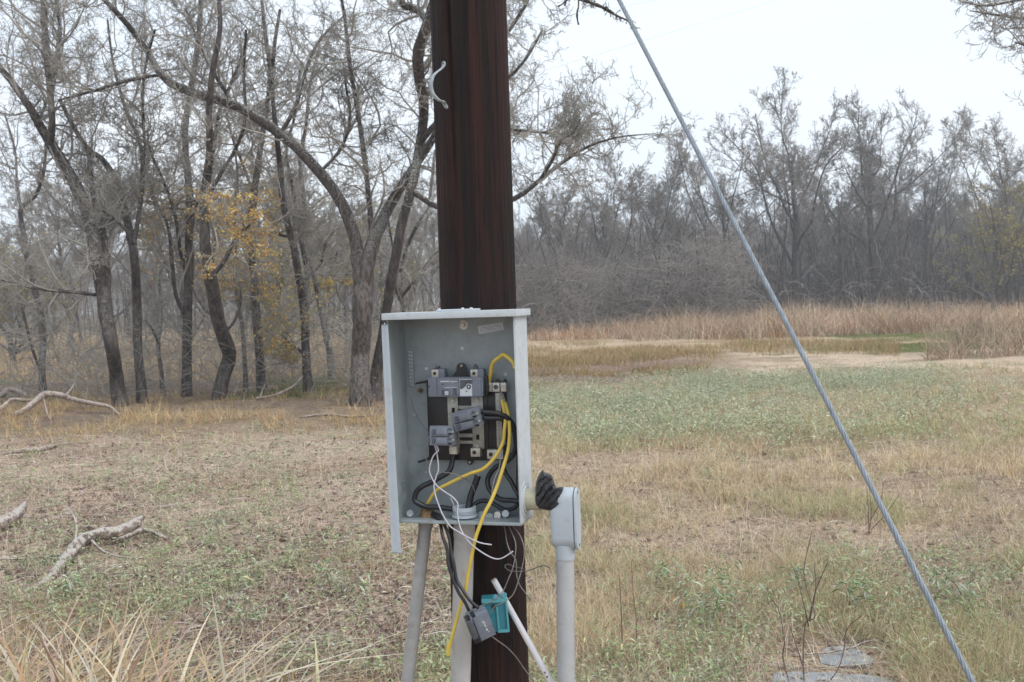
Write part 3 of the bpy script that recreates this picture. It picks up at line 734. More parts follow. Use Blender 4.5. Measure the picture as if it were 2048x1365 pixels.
MB().prism([TQ(996, 1259), TQ(1017, 1258), TQ(1017, 1263.5), TQ(996, 1264.5)], np.array([0, -0.006, 0])).build("rim", M_teal2, tb)
MB().prism([TQ(992, 1214), TQ(996, 1214), TQ(1000, 1258), TQ(996, 1258)], np.array([0, -0.003, 0])).build("rib", M_teal2, tb)
for (u, v) in ((990, 1194), (1009, 1190)):
    p = TQ(u, v, 0.006); MB().cyl(p, p + np.array([0, -0.012, 0]), 0.0065, 0.006, 14).build("nail_boss", M_teal2, tb, 30)
p = TQ(987, 1214); MB().cyl(p, p + np.array([0, -0.0025, 0]), 0.006, 0.005, 14).build("hole_plug", M_seam, tb, 30)
# white stick pipe
s0 = P(986, 1157, hubc[1] + 0.022); s1 = P(1102, 1365, hubc[1] - 0.05); sg = s0 + (s1 - s0) * ((-0.03 - s0[2]) / (s1[2] - s0[2]))
stick = thing("pipe_offcut", "thin white plastic pipe with a broken stained top leaning against the pole", "pipe", (sg[0], sg[1], 0))
mb = MB().cyl(sg, s0, 0.0082, 0.0078, 20)
for v in mb.bm.verts:
    if (np.array(v.co) - s0).dot(s1 - s0) < 1e-3: v.co += Vector((s1 - s0)).normalized() * (0.012 * (0.5 + 0.5 * math.sin(7 * math.atan2(v.co.y - s0[1], v.co.x - s0[0]))) )
pp = mb.build("tube", M_white, stick, 30)
MB().cyl(s0 + (s1 - s0) * 0.005, s0 + (s1 - s0) * 0.03, 0.0066, 0.0066, 12).build("stained_core", M_rust, stick, 30)
for f in (0.90, 0.94):
    p = s0 + (s1 - s0) * f + np.array([-0.001, -0.0078, 0]); MB().cyl(p, p + np.array([0, -0.001, 0]), 0.003, 0.0025, 7).build("rust_spot", M_rust, stick)

# ---- wires
def wire(name, label, cat, pts, r, mat, group=None, n=12, tip=None, depth=None, parts=None):
    """pts: (u, v, w) with w the distance in front of the panel's back wall"""
    q = np.array([B(u, v, w_) for u, v, w_ in pts]); q[1:-1] += rng.normal(0, min(.0012, r * .35), (len(q) - 2, 3))
    V, F = one_tube(q, r, n, max(16, 7 * len(pts)))
    if tip is None:
        o = np_mesh(name, V, F, mat, None, None, True, origin=q[0]); tag(o, label, cat, group); return o
    t_ = thing(name, label, cat, q[0], group)
    np_mesh("insulation", V, F, mat, t_, None, True)
    mb = MB()
    for (a, b2) in tip:
        A1 = B(*a); B1 = B(*b2); per = np.cross(B1 - A1, OUT); per /= np.linalg.norm(per) + 1e-9
        for k in range(4):
            off = per * (k - 1.5) * 0.0012 + OUT * random.uniform(-.001, .001)
            mb.tube([A1 + off, (A1 + B1) / 2 + off * 1.3 + Z * random.uniform(-.001, .001), B1 + off * 1.8 + Z * random.uniform(-.002, .002)], 0.0007, 5)
    mb.build("bare_strands", M_cop, t_, 60); return t_
g = "yellow wires in the box"; Y = "wire"
wire("yellow_wire", "short thick yellow wire arching out of the neutral lugs over to the right wall", Y, [(978, 768, .030), (979, 757, .034), (981, 745, .040), (984, 732, .046), (990, 721, .052), (998, 714, .056), (1006, 711.5, .060), (1015, 714, .064), (1022, 720, .068), (1027, 728, .072), (1030, 738, .074)], .0052, M_yel, g)
wire("yellow_wire", "long yellow wire sweeping left across the box to the bottom left hub", Y, [(1004, 801, .034), (1008, 822, .05), (1010, 842, .066), (1009, 862, .075), (1005, 882, .080), (996, 904, .083), (982, 924, .084), (965, 938, .084), (945, 947, .082), (920, 957, .078), (895, 969, .074), (872, 982, .070), (858, 1000, .064), (851, 1018, .058), (848, 1036, .052)], .0046, M_yel, g, tip=[((1004, 801, .034), (1001, 786, .034))])
wire("yellow_wire", "yellow wire hanging straight down out of the box past the white conduit", Y, [(1010, 806, .034), (1015, 826, .054), (1018, 850, .072), (1018, 876, .084), (1014, 902, .092), (1006, 935, .100), (996, 968, .108), (982, 1000, .116), (968, 1026, .124), (958, 1052, .130), (951, 1080, .130), (944, 1110, .128), (937, 1145, .126), (930, 1180, .124), (921, 1215, .124), (911, 1250, .124), (902, 1282, .124), (896, 1306, .124)], .0046, M_yel, g, tip=[((1010, 806, .034), (1003, 787, .034))])
MB().tube([B(898, 1286, .124), B(896.5, 1300, .124), B(896, 1311, .124)], [.0046, .0056, .0048], 12, bump=0.12).build("frayed_jacket", M_yel, None, 60)
fj = bpy.data.objects["frayed_jacket"]; last = [o for o in col.objects if o.name.startswith("yellow_wire")][-1]
fj.data.transform(Matrix.Translation(-Vector(base_of(last)))); fj.parent = last
g = "thick black cables in the box"; C_ = "cable"
wire("black_cable", "thick black cable looping from the left lug down the left side into the white hub", C_, [(907, 908, .030), (906, 920, .038), (903, 932, .046), (896, 944, .054), (882, 955, .062), (862, 964, .070), (844, 973, .076), (832, 985, .080), (829, 998, .080), (836, 1009, .078), (852, 1014, .074), (872, 1016, .070), (894, 1018, .066), (912, 1022, .062), (922, 1032, .060), (926, 1046, .058)], .0071, M_blk, g)
wire("black_cable", "cut black cable standing up out of the white hub with a bare tip", C_, [(936, 1046, .058), (937, 1030, .056), (939, 1010, .050), (944, 990, .044), (950, 970, .040), (956, 952, .038)], .0087, M_blk, g, tip=[((956, 953, .038), (957, 936, .036))])
wire("black_cable", "black cable from the tilted breaker's upper terminal curling behind the yellow wires", C_, [(964, 824, .080), (982, 825, .080), (1000, 829, .074), (1016, 838, .064), (1027, 854, .056), (1032, 875, .050), (1031, 896, .046), (1022, 915, .042), (1004, 928, .038), (986, 940, .034), (977, 957, .032), (977, 975, .034), (986, 990, .040), (1004, 999, .048), (1024, 1002, .054), (1040, 1003, .056)], .0068, M_blk, g)
wire("black_cable", "black cable from the tilted breaker's lower terminal dropping along the right wall", C_, [(967, 836, .080), (984, 836, .078), (1002, 838, .068), (1018, 846, .052), (1030, 864, .036), (1036, 890, .028), (1037, 920, .028), (1037, 950, .032), (1036, 985, .042), (1040, 996, .05)], .0066, M_blk, g)
wire("black_cable", "black cable crossing the lower right corner towards the side opening", C_, [(1004, 930, .022), (1012, 948, .026), (1022, 964, .034), (1032, 980, .044), (1042, 994, .052)], .0059, M_blk, g)
wire("black_cable", "black cable sagging along the lower right floor of the box", C_, [(934, 1044, .050), (940, 1024, .044), (950, 1008, .036), (966, 1002, .032), (984, 1006, .030), (1000, 1016, .032), (1014, 1021, .038), (1030, 1018, .046), (1040, 1005, .052)], .0057, M_blk, g)
wire("black_cable", "left one of the paired black wires dropping out of the box to the hanging breaker", C_, [(862, 1030, .060), (872, 1034, .080), (881, 1050, .100), (887, 1072, .118), (892, 1100, .130), (897, 1130, .136), (905, 1160, .140), (917, 1186, .142), (928, 1206, .142), (938, 1222, .140)], .0044, M_blk, "paired black wires")
wire("black_cable", "right one of the paired black wires dropping out of the box to the hanging breaker", C_, [(866, 1026, .060), (878, 1032, .080), (888, 1050, .098), (897, 1075, .112), (903, 1100, .122), (908, 1130, .130), (914, 1158, .136), (926, 1182, .140), (940, 1200, .142), (957, 1217, .138)], .0044, M_blk, "paired black wires")
g = "thin white wires"
wire("thin_wire", "thin white wire curling from the level breaker to the floor of the box", Y, [(858, 872, .10), (857, 886, .10), (853, 900, .10), (852, 916, .10), (856, 930, .098), (864, 938, .096), (876, 945, .096), (892, 946, .096), (906, 947, .092), (922, 954, .086), (936, 962, .070), (946, 974, .060), (950, 986, .054)], .0013, M_gry, g, 7)
wire("thin_wire", "thin white wire looping left then hanging below the box in an upturned end", Y, [(860, 875, .105), (868, 882, .106), (874, 893, .106), (877, 902, .106), (869, 910, .106), (862, 924, .106), (859, 942, .106), (864, 958, .106), (874, 972, .108), (890, 985, .110), (905, 995, .112), (915, 1008, .114), (914, 1026, .118), (917, 1046, .124), (924, 1064, .130), (938, 1084, .134), (956, 1100, .136), (976, 1113, .138), (992, 1119, .138), (1006, 1116, .138), (1026, 1103, .138)], .0017, M_wht, g, 8)
wire("thin_wire", "thin white wire running straight down through the box to a blunt end right", Y, [(866, 884, .104), (872, 900, .104), (875, 920, .104), (876, 940, .105), (872, 955, .106), (869, 972, .108), (871, 990, .110), (877, 1010, .114), (886, 1030, .120), (900, 1052, .128), (920, 1066, .132), (942, 1078, .134), (962, 1087, .136), (983, 1090, .136)], .0018, M_wht, g, 8)
wire("thin_wire", "short thin wire bending down behind the white cable near the hub", Y, [(901, 996, .09), (905, 1004, .088), (908, 1012, .086), (909, 1022, .080)], .0012, M_wht, g, 7)
wire("thin_wire", "thin grey wire beside the yellow ones descending to the bottom right", Y, [(1011, 884, .07), (1004, 900, .074), (1001, 920, .076), (998, 938, .076), (990, 955, .076), (986, 975, .076), (984, 990, .07)], .0012, M_wht, g, 7)
wire("thin_wire", "faint hair thin wire on the left part of the back wall", Y, [(822, 796, .004), (826, 812, .006), (833, 830, .008), (843, 848, .02), (853, 860, .05), (858, 866, .09)], .0007, M_gry, g, 6)
g = "grey bare wires below the box"
wire("thin_wire", "grey wire dropping from the box bottom and slipping behind the teal box", Y, [(1006, 1044, .05), (1010, 1062, .09), (1014, 1085, .11), (1021, 1105, .125), (1031, 1122, .13), (1033, 1150, .128), (1040, 1170, .12), (1052, 1188, .11), (1060, 1202, .10)], .0014, M_gry, g, 7)
wire("thin_wire", "grey wire bowing left to the top of the teal box", Y, [(1014, 1044, .05), (1022, 1062, .09), (1031, 1085, .12), (1032, 1108, .13), (1026, 1135, .138), (1016, 1160, .140), (1005, 1184, .142), (988, 1202, .142), (964, 1211, .140)], .0014, M_gry, g, 7)
wire("thin_wire", "grey wire bowing right along the pole edge then into the hanging breaker", Y, [(1016, 1044, .05), (1030, 1058, .08), (1042, 1078, .10), (1048, 1105, .11), (1044, 1135, .12), (1037, 1160, .13), (1026, 1188, .14), (1010, 1203, .145), (990, 1214, .145), (980, 1228, .142)], .0014, M_gry, g, 7)
wire("thin_wire", "kinked dark wire poking out right of the pole towards the riser", Y, [(1048, 1138, .00), (1030, 1134, .06), (1014, 1129, .09), (1010, 1135, .10), (1020, 1142, .10), (1040, 1144, .09), (1056, 1142, .08), (1070, 1137, .08), (1084, 1132, .08), (1094, 1133, .08), (1100, 1137, .08)], .0013, M_brk2, g, 7)
wire("thin_wire", "grey wire trailing from the hanging breaker down the front of the pole", Y, [(984, 1274, .12), (998, 1284, .10), (1016, 1298, .07), (1034, 1316, .05), (1048, 1338, .04), (1066, 1362, .04), (1080, 1390, .04), (1090, 1440, .04)], .0014, M_gry, g, 7)

# ---- guy wire: seven twisted strands
ga = P(1945, 1365, 1.52); gb_ = P(1238, 0, 2.25)
k0 = ga + (gb_ - ga) * ((0.0 - ga[2]) / (gb_[2] - ga[2])) ; 
tt = ((PY - gb_[1]) / (gb_[1] - ga[1])); k1 = gb_ + (gb_ - ga) * tt
print("guy reaches pole plane at", k1, "ground at", k0)
guy = thing("guy_wire", "taut twisted steel guy wire slanting across the right side of the view", "guy wire", (k0[0], k0[1], 0))
n = 900; tq = np.linspace(0, 1, n)[:, None]; ax = k0 + (k1 - k0) * tq
dd = (k1 - k0) / np.linalg.norm(k1 - k0); e1 = np.cross(dd, [0, 0, 1]); e1 /= np.linalg.norm(e1); e2 = np.cross(dd, e1)
Lg = np.linalg.norm(k1 - k0); PTs = []
for s_ in range(6):
    ph = s_ * math.pi / 3 + tq[:, 0] * Lg / 0.085 * 2 * math.pi
    PTs.append(ax + 0.0032 * (np.cos(ph)[:, None] * e1 + np.sin(ph)[:, None] * e2))
V, F = tubes(np.array(PTs), np.full((6, n), 0.00165), 6)
V2, F2 = tubes(ax[None, ::10], np.full((1, 90), 0.0026), 6)
np_mesh("strand", *merge([(V, F), (V2, F2)]), M_guy, guy, None, True)
MB().cyl(k0 + np.array([0, 0, -0.2]), k0 + dd * 0.12, 0.010, 0.010, 14).ring(k0 + dd * 0.10, dd, 0.022, 0.008, 0.02).build("anchor_rod", M_zinc, guy, 30)
zr = k1[2]
MB().ring((PX, PY, zr - 0.03), (0, 0, 1), R0 + 0.010, R0 - 0.012, 0.05, 40).build("pole_band", M_zinc, guy, 30)
ed = np.array([PX, PY, zr]) - k1; ed[2] = 0
MB().tube([k1, k1 + ed * 0.3, k1 + ed * 0.7], 0.006, 8).build("eye_link", M_zinc, guy, 30)
# ================================================================ GROUND
def sm(x, a, b): 
    t_ = np.clip((x - a) / (b - a), 0, 1); return t_ * t_ * (3 - 2 * t_)
def wob(x, y): return (fbm(x, y, 0.45, 51) - 0.5) * 2, (fbm(x, y, 1.3, 61) - 0.5) * 2
def zones(x, y):
    """fractions of the ground cover kinds at world x, y: 1 = that cover"""
    X3 = np.stack([x, y, 0 * x], 1); u, v = vproject(X3)
    yy = np.maximum(y, 0.5)
    vh = v + (u - 1024) * 0.033                    # rows measured from the tilted horizon
    a, b2 = wob(x, y)
    vr = vh + a * 26 * np.clip(10 / yy, .3, 1.4) + b2 * 8 + (fbm(x, y, .14, 57) - .5) * 34 * sm(yy, 9, 16)
    ur = u + a * 60 + b2 * 25
    left = sm(ur, 1080, 1000)
    z = {}
    z['litter'] = left * sm(vr, 815, 850)
    z['orange'] = left * sm(vr, 762, 776) * sm(vr, 862, 812) * sm(fbm(x, y, .8, 5), .30, .5)
    z['woodfloor'] = left * sm(vr, 700, 738) * sm(vr, 790, 765)
    z['meadow'] = left * sm(vr, 606, 612) * sm(vr, 745, 712)
    r = 1 - left
    z['sage'] = r * sm(vr, 752, 775) * sm(vr, 930, 810) * (1 - .8 * sm(ur, 1850, 1950))
    z['dry'] = r * np.clip(sm(vr, 800, 880) + .55 * sm(ur, 1780, 1900) * sm(vr, 752, 775), 0, 1)
    z['dirt'] = r * sm(vr, 712, 726) * sm(vr, 775, 752) * sm(ur, 1420, 1350)
    z['sand'] = r * sm(ur, 1430, 1500) * sm(vr, 722 + 0.02 * (u - 1430), 730 + 0.02 * (u - 1430)) * sm(vr, 772 + 0.02 * (u - 1430), 758 + 0.02 * (u - 1430)) * sm(fbm(x, y * 2.2, .5, 77), .36, .50)
    z['sand2'] = r * sm(vr, 668, 676) * sm(vr, 712, 700)
    z['green'] = r * sm(vr, 672, 682) * sm(vr, 742, 728) * sm(ur, 1450, 1560) * sm(fbm(x, y * 1.5, .35, 91), .42, .56)
    return u, v, vr, z
rads = np.concatenate([[0.0], 0.9 * 1.0165 ** np.arange(400)]); rads = np.append(rads[rads < 520], [700, 1000])
an = np.concatenate([np.linspace(-180, -48, 34)[:-1], np.linspace(-48, 48, 420), np.linspace(48, 180, 34)[1:-1]])
an = np.radians(an)
RR, AN = np.meshgrid(rads[1:], an, indexing='ij')
gx = (RR * np.sin(AN)).ravel(); gy = (RR * np.cos(AN)).ravel()
gz = gh(gx, gy)
u_, v_, vr_, zn = zones(gx, gy)
def lin(r, g, b_): return np.array([r, g, b_], float)
n_a = fbm(gx, gy, 2.3, 21)[:, None]; n_b = fbm(gx, gy, 0.6, 31)[:, None]; n_c = fbm(gx, gy, 9, 41, 3)[:, None]
C = lin(.27, .22, .18) * (0.75 + 0.5 * n_a) + 0 * n_b
C = C * (1 - 0.35 * sm(n_c, .5, .7)) 
def put(C, m, c): m = np.asarray(m)[:, None] if np.ndim(m) == 1 else m; return C * (1 - m) + c * m
litc = lin(.51, .405, .33) * (.66 + .68 * n_a)
litc = put(litc, sm(n_b, .52, .66) * .6, lin(.62, .53, .43))
C = put(C, 1 - sm(u_, 1000, 1080), lin(.30, .225, .18) * (.75 + .5 * n_a)) if False else put(C, sm(u_, 1000, 1080), lin(.42, .34, .25) * (.75 + .5 * n_a))
C = put(C, zn['litter'], litc)
C = put(C, zn['woodfloor'], lin(.25, .19, .155) * (.7 + .6 * n_a))
C = put(C, zn['woodfloor'] * sm(fbm(gx, gy, .5, 55), .55, .68) * .7, lin(.10, .13, .035))
C = put(C, zn['meadow'], lin(.46, .36, .23) * (.75 + .5 * n_a))
C = put(C, zn['orange'] * .75, lin(.40, .31, .22) * (.75 + .5 * n_a))
C = put(C, zn['sage'] * .85, lin(.40, .38, .27) * (.7 + .6 * n_a))
C = put(C, zn['dry'] * .9, lin(.52, .42, .31) * (.7 + .6 * n_a))
C = put(C, zn['dirt'], lin(.32, .24, .21) * (.65 + .7 * n_a))
far = (1 - sm(u_, 1080, 1000)) * sm(vr_, 730, 712)
C = put(C, far, lin(.46, .36, .235) * (.75 + .5 * n_a))
C = put(C, zn['sand2'] * sm(n_b[:, 0], .42, .55) * .9, lin(.60, .50, .38))
C = put(C, zn['green'], lin(.15, .17, .06) * (.75 + .5 * n_a))
C = put(C, zn['sand'], lin(.66, .55, .43) * (.9 + .2 * n_a))
C = put(C, sm(gy, 40, 60) * .7 * (u_ > 1040), lin(.20, .155, .11))
V = np.c_[gx, gy, gz]; nr, na = RR.shape
V = np.vstack([V, [0, 0, 0]]); C = np.vstack([C, C[:1]])
I = np.arange(nr * na).reshape(nr, na)
F = np.stack([I[:-1], np.roll(I[:-1], -1, 1), np.roll(I[1:], -1, 1), I[1:]], -1).reshape(-1, 4)[:, ::-1]
cF = np.stack([np.full(na, nr * na), np.roll(I[0], -1), I[0]], -1)
M_ground, t, b = mat_new("soil_and_litter")
a = t.nodes.new("ShaderNodeAttribute"); a.attribute_name = "tint"
g1 = noise(t, 55, 6, None, 0.75); g2 = noise(t, 9, 5, None, 0.65); g3 = noise(t, 160, 4, None, 0.7)
c1 = mixc(t, ramp(t, g1, .35, .68), (0.42, 0.38, 0.36), (1.30, 1.26, 1.2))
c2 = mixc(t, 1.0, a.outputs['Color'], c1, 'MULTIPLY')
c3 = mixc(t, ramp(t, g2, .3, .7), (0.75, 0.74, 0.73), (1.22, 1.2, 1.18)); c2 = mixc(t, 1.0, c2, c3, 'MULTIPLY')
mm = t.nodes.new("ShaderNodeMath"); mm.operation = 'MULTIPLY'; mm.inputs[1].default_value = 0.55; t.links.new(ramp(t, g3, .63, .70), mm.inputs[0])
c2 = mixc(t, mm.outputs[0], c2, (0.52, 0.44, 0.36))
t.links.new(c2, b.inputs['Base Color']); b.inputs['Roughness'].default_value = 0.95; b.inputs['Specular IOR Level'].default_value = 0.1
bumpn(t, b, g1, 1.0, 0.02)
ground = np_mesh("ground", V, [F, cF], M_ground, None, C, True); ground["kind"] = "structure"

# ================================================================ GROUND COVER (uncountable: one object per kind)
M_blade = tinted("dry_blades", 0.8, trans=0.25)
M_leaf = tinted("weed_leaves", 0.6, trans=0.2)
M_chip = tinted("chips", 0.85)
def pick_px(n, u0, u1, v0, v1, power=1.0):
    """random ground points, uniform over an image area; returns x, y"""
    u = rng.uniform(u0, u1, n); v = v0 + (v1 - v0) * rng.random(n) ** power
    d = np.stack([(u - 1024) / FPX, -(v - 682.5) / FPX, -np.ones(n)], 1) @ CR.T
    k = -EYE / np.minimum(d[:, 2], -1e-4); return d[:, 0] * k, d[:, 1] * k
def blades(x, y, h, wd, c, lean=0.5, seg=2, curl=0.4, zoff=0.0, ang=None):
    """tapered bent blades; h, wd arrays; c (n,3)"""
    n = len(x); a = rng.random(n) * 6.283 if ang is None else ang; ln = lean * rng.random(n) ** 0.7
    dx = np.cos(a); dy = np.sin(a)
    b_ = a + 1.571 + rng.normal(0, .6, n); px = np.cos(b_) * wd / 2; py = np.sin(b_) * wd / 2
    z0 = gh(x, y) + zoff; V = []
    for k in range(seg + 1):
        f = k / seg; r_ = h * (ln * f + curl * ln * f * f); zz_ = h * f * np.sqrt(np.maximum(1 - (ln * .75) ** 2, .05)) - h * curl * ln * f * f * .5
        cx = x + dx * r_; cy = y + dy * r_; cz = z0 + zz_
        wk = (1 - f ** 1.5)
        if k < seg:
            V += [np.stack([cx - px * wk, cy - py * wk, cz], 1), np.stack([cx + px * wk, cy + py * wk, cz], 1)]
        else: V.append(np.stack([cx, cy, cz], 1))
    m = len(V); V = np.stack(V, 1).reshape(-1, 3); o = np.arange(n)[:, None] * m
    Fq = [np.concatenate([o + 2 * k, o + 2 * k + 1, o + 2 * k + 3, o + 2 * k + 2], 1) for k in range(seg - 1)]
    Ft = np.concatenate([o + 2 * (seg - 1), o + 2 * (seg - 1) + 1, o + m - 1], 1)
    return V, ([np.vstack(Fq)] if Fq else []) + [Ft], np.repeat(c, m, 0)
def pal(n, cols, wts=None, jit=0.15):
    cols = np.array(cols, float); i = rng.choice(len(cols), n, p=wts)
    return np.clip(cols[i] * (1 + rng.normal(0, jit, (n, 1))) * (1 + rng.normal(0, .04, (n, 3))), 0.003, .9)
def mergec(lst):
    V, F = merge([(v, f) for v, f, c in lst]); return V, F, np.vstack([c for v, f, c in lst])
def width_at(y, base): return np.maximum(base, np.maximum(y, 1) * 0.00042)
STRAW = [(.72, .58, .38), (.64, .49, .31), (.52, .385, .24), (.78, .67, .50), (.55, .48, .26), (.42, .41, .21)]
# dry grass of the right-hand field: thousands of small tufts
def slab_clear(u, v): return 1 - sm(u, 1500, 1560) * sm(u, 1830, 1770) * sm(v, 1280, 1296)
def tufts(x, y, per, spread):
    """per blades leaning outward from every tuft centre"""
    n = len(x); X0 = np.repeat(x, per); Y0 = np.repeat(y, per); a = rng.random(n * per) * 6.283; r_ = spread * rng.random(n * per) ** .7 * np.maximum(1, Y0 / 12)
    return X0 + np.cos(a) * r_, Y0 + np.sin(a) * r_, a + rng.normal(0, .7, n * per)
x, y = pick_px(62000, 1000, 2330, 730, 1620, 1.0)
u, v, vr, zn = zones(x, y)
dens = zn['dry'] * (0.16 + 0.84 * sm(fbm(x, y, 1.3, 14), .38, .56)) + zn['sage'] * .25
dens = np.clip(dens - .75 * sm(fbm(x, y, .8, 15), .54, .64) * sm(y, 12, 8), 0, 1) * slab_clear(u, v)
k = rng.random(len(x)) < dens * .62; x, y = x[k], y[k]; per = 9
gn = np.repeat(fbm(x, y, .45, 71), per); sz = np.repeat((.45 + .9 * rng.random(len(x)) ** 2) * (0.5 + fbm(x, y, 2.2, 72)), per)
kind = np.repeat(rng.random(len(x)), per); shade = np.repeat(.72 + .5 * rng.random(len(x)), per)
xb, yb, ab = tufts(x, y, per, .022); n = len(xb)
cA = pal(n, STRAW, [.26, .26, .18, .18, .07, .05]); cB = pal(n, [(.40, .42, .20), (.46, .44, .22), (.56, .49, .28), (.30, .35, .16)]); cD = pal(n, [(.34, .23, .15), (.44, .31, .21), (.25, .17, .12)])
cc = np.where((kind < sm(gn, .46, .72) * .62)[:, None], cB, np.where((kind > .88)[:, None], cD, cA)) * shade[:, None]
V, F, C = blades(xb, yb, (0.06 + 0.12 * rng.random(n)) * sz * (1 + .5 * sm(yb, 6, 12)), width_at(yb, 0.0026), cc, 1.0, 2, .7, ang=ab)
o = np_mesh("dry_grass", V, F, M_blade, None, C); tag(o, "short straw coloured and greenish grass covering the right hand field", "grass", kind="stuff")
print("dry", n)
# low matted straw lying flat
x, y = pick_px(95000, -250, 2300, 830, 1600)
u, v, vr, zn = zones(x, y); k = rng.random(len(x)) < (zn['dry'] * .9 + zn['litter'] * .5) * (.35 + .65 * slab_clear(u, v)); x, y = x[k], y[k]; n = len(x)
V, F, C = blades(x, y, .05 + .12 * rng.random(n), width_at(y, .0022), pal(n, [(.68, .54, .41), (.54, .42, .32), (.76, .67, .54), (.34, .26, .21)]), 1.32, 2, .25, .004 + .010 * (1 - slab_clear(*vproject(np.stack([x, y, 0 * x], 1)))))
o = np_mesh("matted_straw", V, F, M_blade, None, C); tag(o, "flattened dead straw and thin stalks lying over the soil", "straw", kind="stuff")
# orange brown grass band at the wood's edge and among the trees
x, y = pick_px(9000, -300, 1010, 730, 905)
u, v, vr, zn = zones(x, y); k = rng.random(len(x)) < zn['orange'] * (.15 + .85 * sm(fbm(x, y, 1.1, 16), .40, .58)) * .62; x, y = x[k], y[k]
sz = np.repeat((.5 + rng.random(len(x)) ** 2) * (.35 + 1.1 * fbm(x, y, .9, 73)), 10); shade = np.repeat(.7 + .55 * rng.random(len(x)), 10); xb, yb, ab = tufts(x, y, 10, .04); n = len(xb)
V, F, C = blades(xb, yb, (.10 + .24 * rng.random(n)) * sz, width_at(yb, .004), pal(n, [(.62, .45, .25), (.54, .37, .20), (.68, .55, .35), (.46, .29, .16), (.42, .39, .21), (.58, .39, .18)]) * shade[:, None], .95, 2, .7, ang=ab)
x, y = pick_px(26000, -250, 1050, 860, 1560)
u, v, vr, zn = zones(x, y); k = rng.random(len(x)) < zn['litter'] * sm(fbm(x, y, .8, 19), .50, .66); x, y = x[k], y[k]; n = len(x)
V2 = blades(x, y, .04 + .11 * rng.random(n), width_at(y, .0028), pal(n, [(.46, .32, .15), (.38, .24, .12), (.52, .40, .22)]), .9, 2, .6)
V, F, C = mergec([(V, F, C), V2])
o = np_mesh("orange_brown_grass", V, F, M_blade, None, C); tag(o, "tufts of orange brown dried grass along the edge of the wood", "grass", kind="stuff")
# meadow seen through the trunks
x, y = pick_px(90000, -300, 1000, 628, 765)
u, v, vr, zn = zones(x, y); k = rng.random(len(x)) < zn['meadow'] * .9; x, y = x[k], y[k]; n = len(x)
V, F, C = blades(x, y, (.22 + .40 * rng.random(n)) * (.5 + fbm(x, y, .25, 74)), width_at(y, .008) * 1.3, pal(n, [(.56, .42, .26), (.50, .36, .22), (.62, .50, .34), (.38, .27, .17)]), .6, 2, .6)
o = np_mesh("meadow_grass", V, F, M_blade, None, C); tag(o, "tan knee high meadow grass seen between the left tree trunks", "grass", kind="stuff")
# green mossy ground plants under the trees, grass on the far field
x, y = pick_px(70000, -200, 2300, 672, 800)
u, v, vr, zn = zones(x, y); k = rng.random(len(x)) < np.clip(zn['woodfloor'] * sm(fbm(x, y, .5, 55), .55, .68) + zn['green'] * .8, 0, 1); x, y = x[k], y[k]; n = len(x)
V, F, C = blades(x, y, .05 + .12 * rng.random(n), width_at(y, .006), pal(n, [(.10, .16, .035), (.14, .20, .05), (.20, .22, .07), (.28, .25, .12)]), .9, 2, .4)
o = np_mesh("green_grass", V, F, M_blade, None, C); tag(o, "low fresh green grass patches beside the sandy track and under the trees", "grass", kind="stuff")
# dark olive tufts on the bare dirt strip
x, y = pick_px(80000, 1000, 1800, 685, 790)
u, v, vr, zn = zones(x, y); k = rng.random(len(x)) < (zn['dirt'] * sm(fbm(x, y * 1.4, .55, 24), .44, .58) + .7 * sm(vr, 690, 702) * sm(vr, 745, 725) * sm(fbm(x, y * .7, .5, 25), .42, .5)); x, y = x[k], y[k]; n = len(x)
V, F, C = blades(x, y, (.08 + .22 * rng.random(n)) * (.4 + fbm(x, y, .6, 75)), width_at(y, .006), pal(n, [(.28, .22, .10), (.40, .28, .13), (.24, .21, .09), (.50, .38, .20), (.34, .21, .13)]), .8, 2, .5)
o = np_mesh("olive_tufts", V, F, M_blade, None, C); tag(o, "dark olive and rusty tufts on the bare dirt strip", "grass", kind="stuff")
# tall reeds in front of the far wood
def reeds(n, u0, u1, y0, y1, h0, h1, cols, name, label, thr=(.34, .48), edge=2.0):
    Y = rng.uniform(y0, y1, n); u = rng.uniform(u0, u1, n)
    x = (u - 1024) / FPX * Y
    ed = np.minimum(u - u0 - (Y - y0) * edge, (u1 - u)) / 130 + (fbm(x, Y, .6, 85) - .5) * 4.0; fr_ = (Y - y0) / 2.5 + (fbm(x, Y, .5, 86) - .45) * 5
    m = (rng.random(n) < sm(fbm(x, Y, .18, 83), *thr)) & (ed > .1) & (fr_ > 0); x, Y = x[m], Y[m]; n = len(x)
    hh_ = (h0 + (h1 - h0) * rng.random(n) ** 2.2) * (.15 + 1.4 * fbm(x, Y, .45, 84))
    V, F, C = blades(x, Y, hh_, width_at(Y, .010) * 1.3, pal(n, cols, None, .25) * (.5 + 1.0 * fbm(x, Y, .5, 87))[:, None] * np.where((fbm(x, Y, .7, 88) > .60)[:, None], [.88, .76, .68], [1, 1, 1]), .8, 3, .9)
    o = np_mesh(name, V, F, M_blade, None, C); tag(o, label, "grass", kind="stuff"); return o
REED = [(.60, .47, .33), (.52, .39, .27), (.68, .55, .41), (.44, .30, .21), (.38, .28, .20)]
reeds(52000, 1230, 2400, 34, 60, .55, 1.55, REED, "tall_reed_grass", "tall tan reed grass standing in front of the far right wood")
reeds(9000, 1060, 1300, 38, 52, .2, .9, REED, "low_reed_grass", "lower tan grass in front of the thicket right of the pole")
reeds(26000, 1850, 2600, 21.5, 31, .6, 1.35, [(.44, .34, .25), (.38, .28, .20), (.30, .22, .16), (.52, .41, .30), (.24, .23, .14)], "brown_weed_stand", "dense brown weed stand at the right edge behind the sandy track", (.28, .42), 16.0)
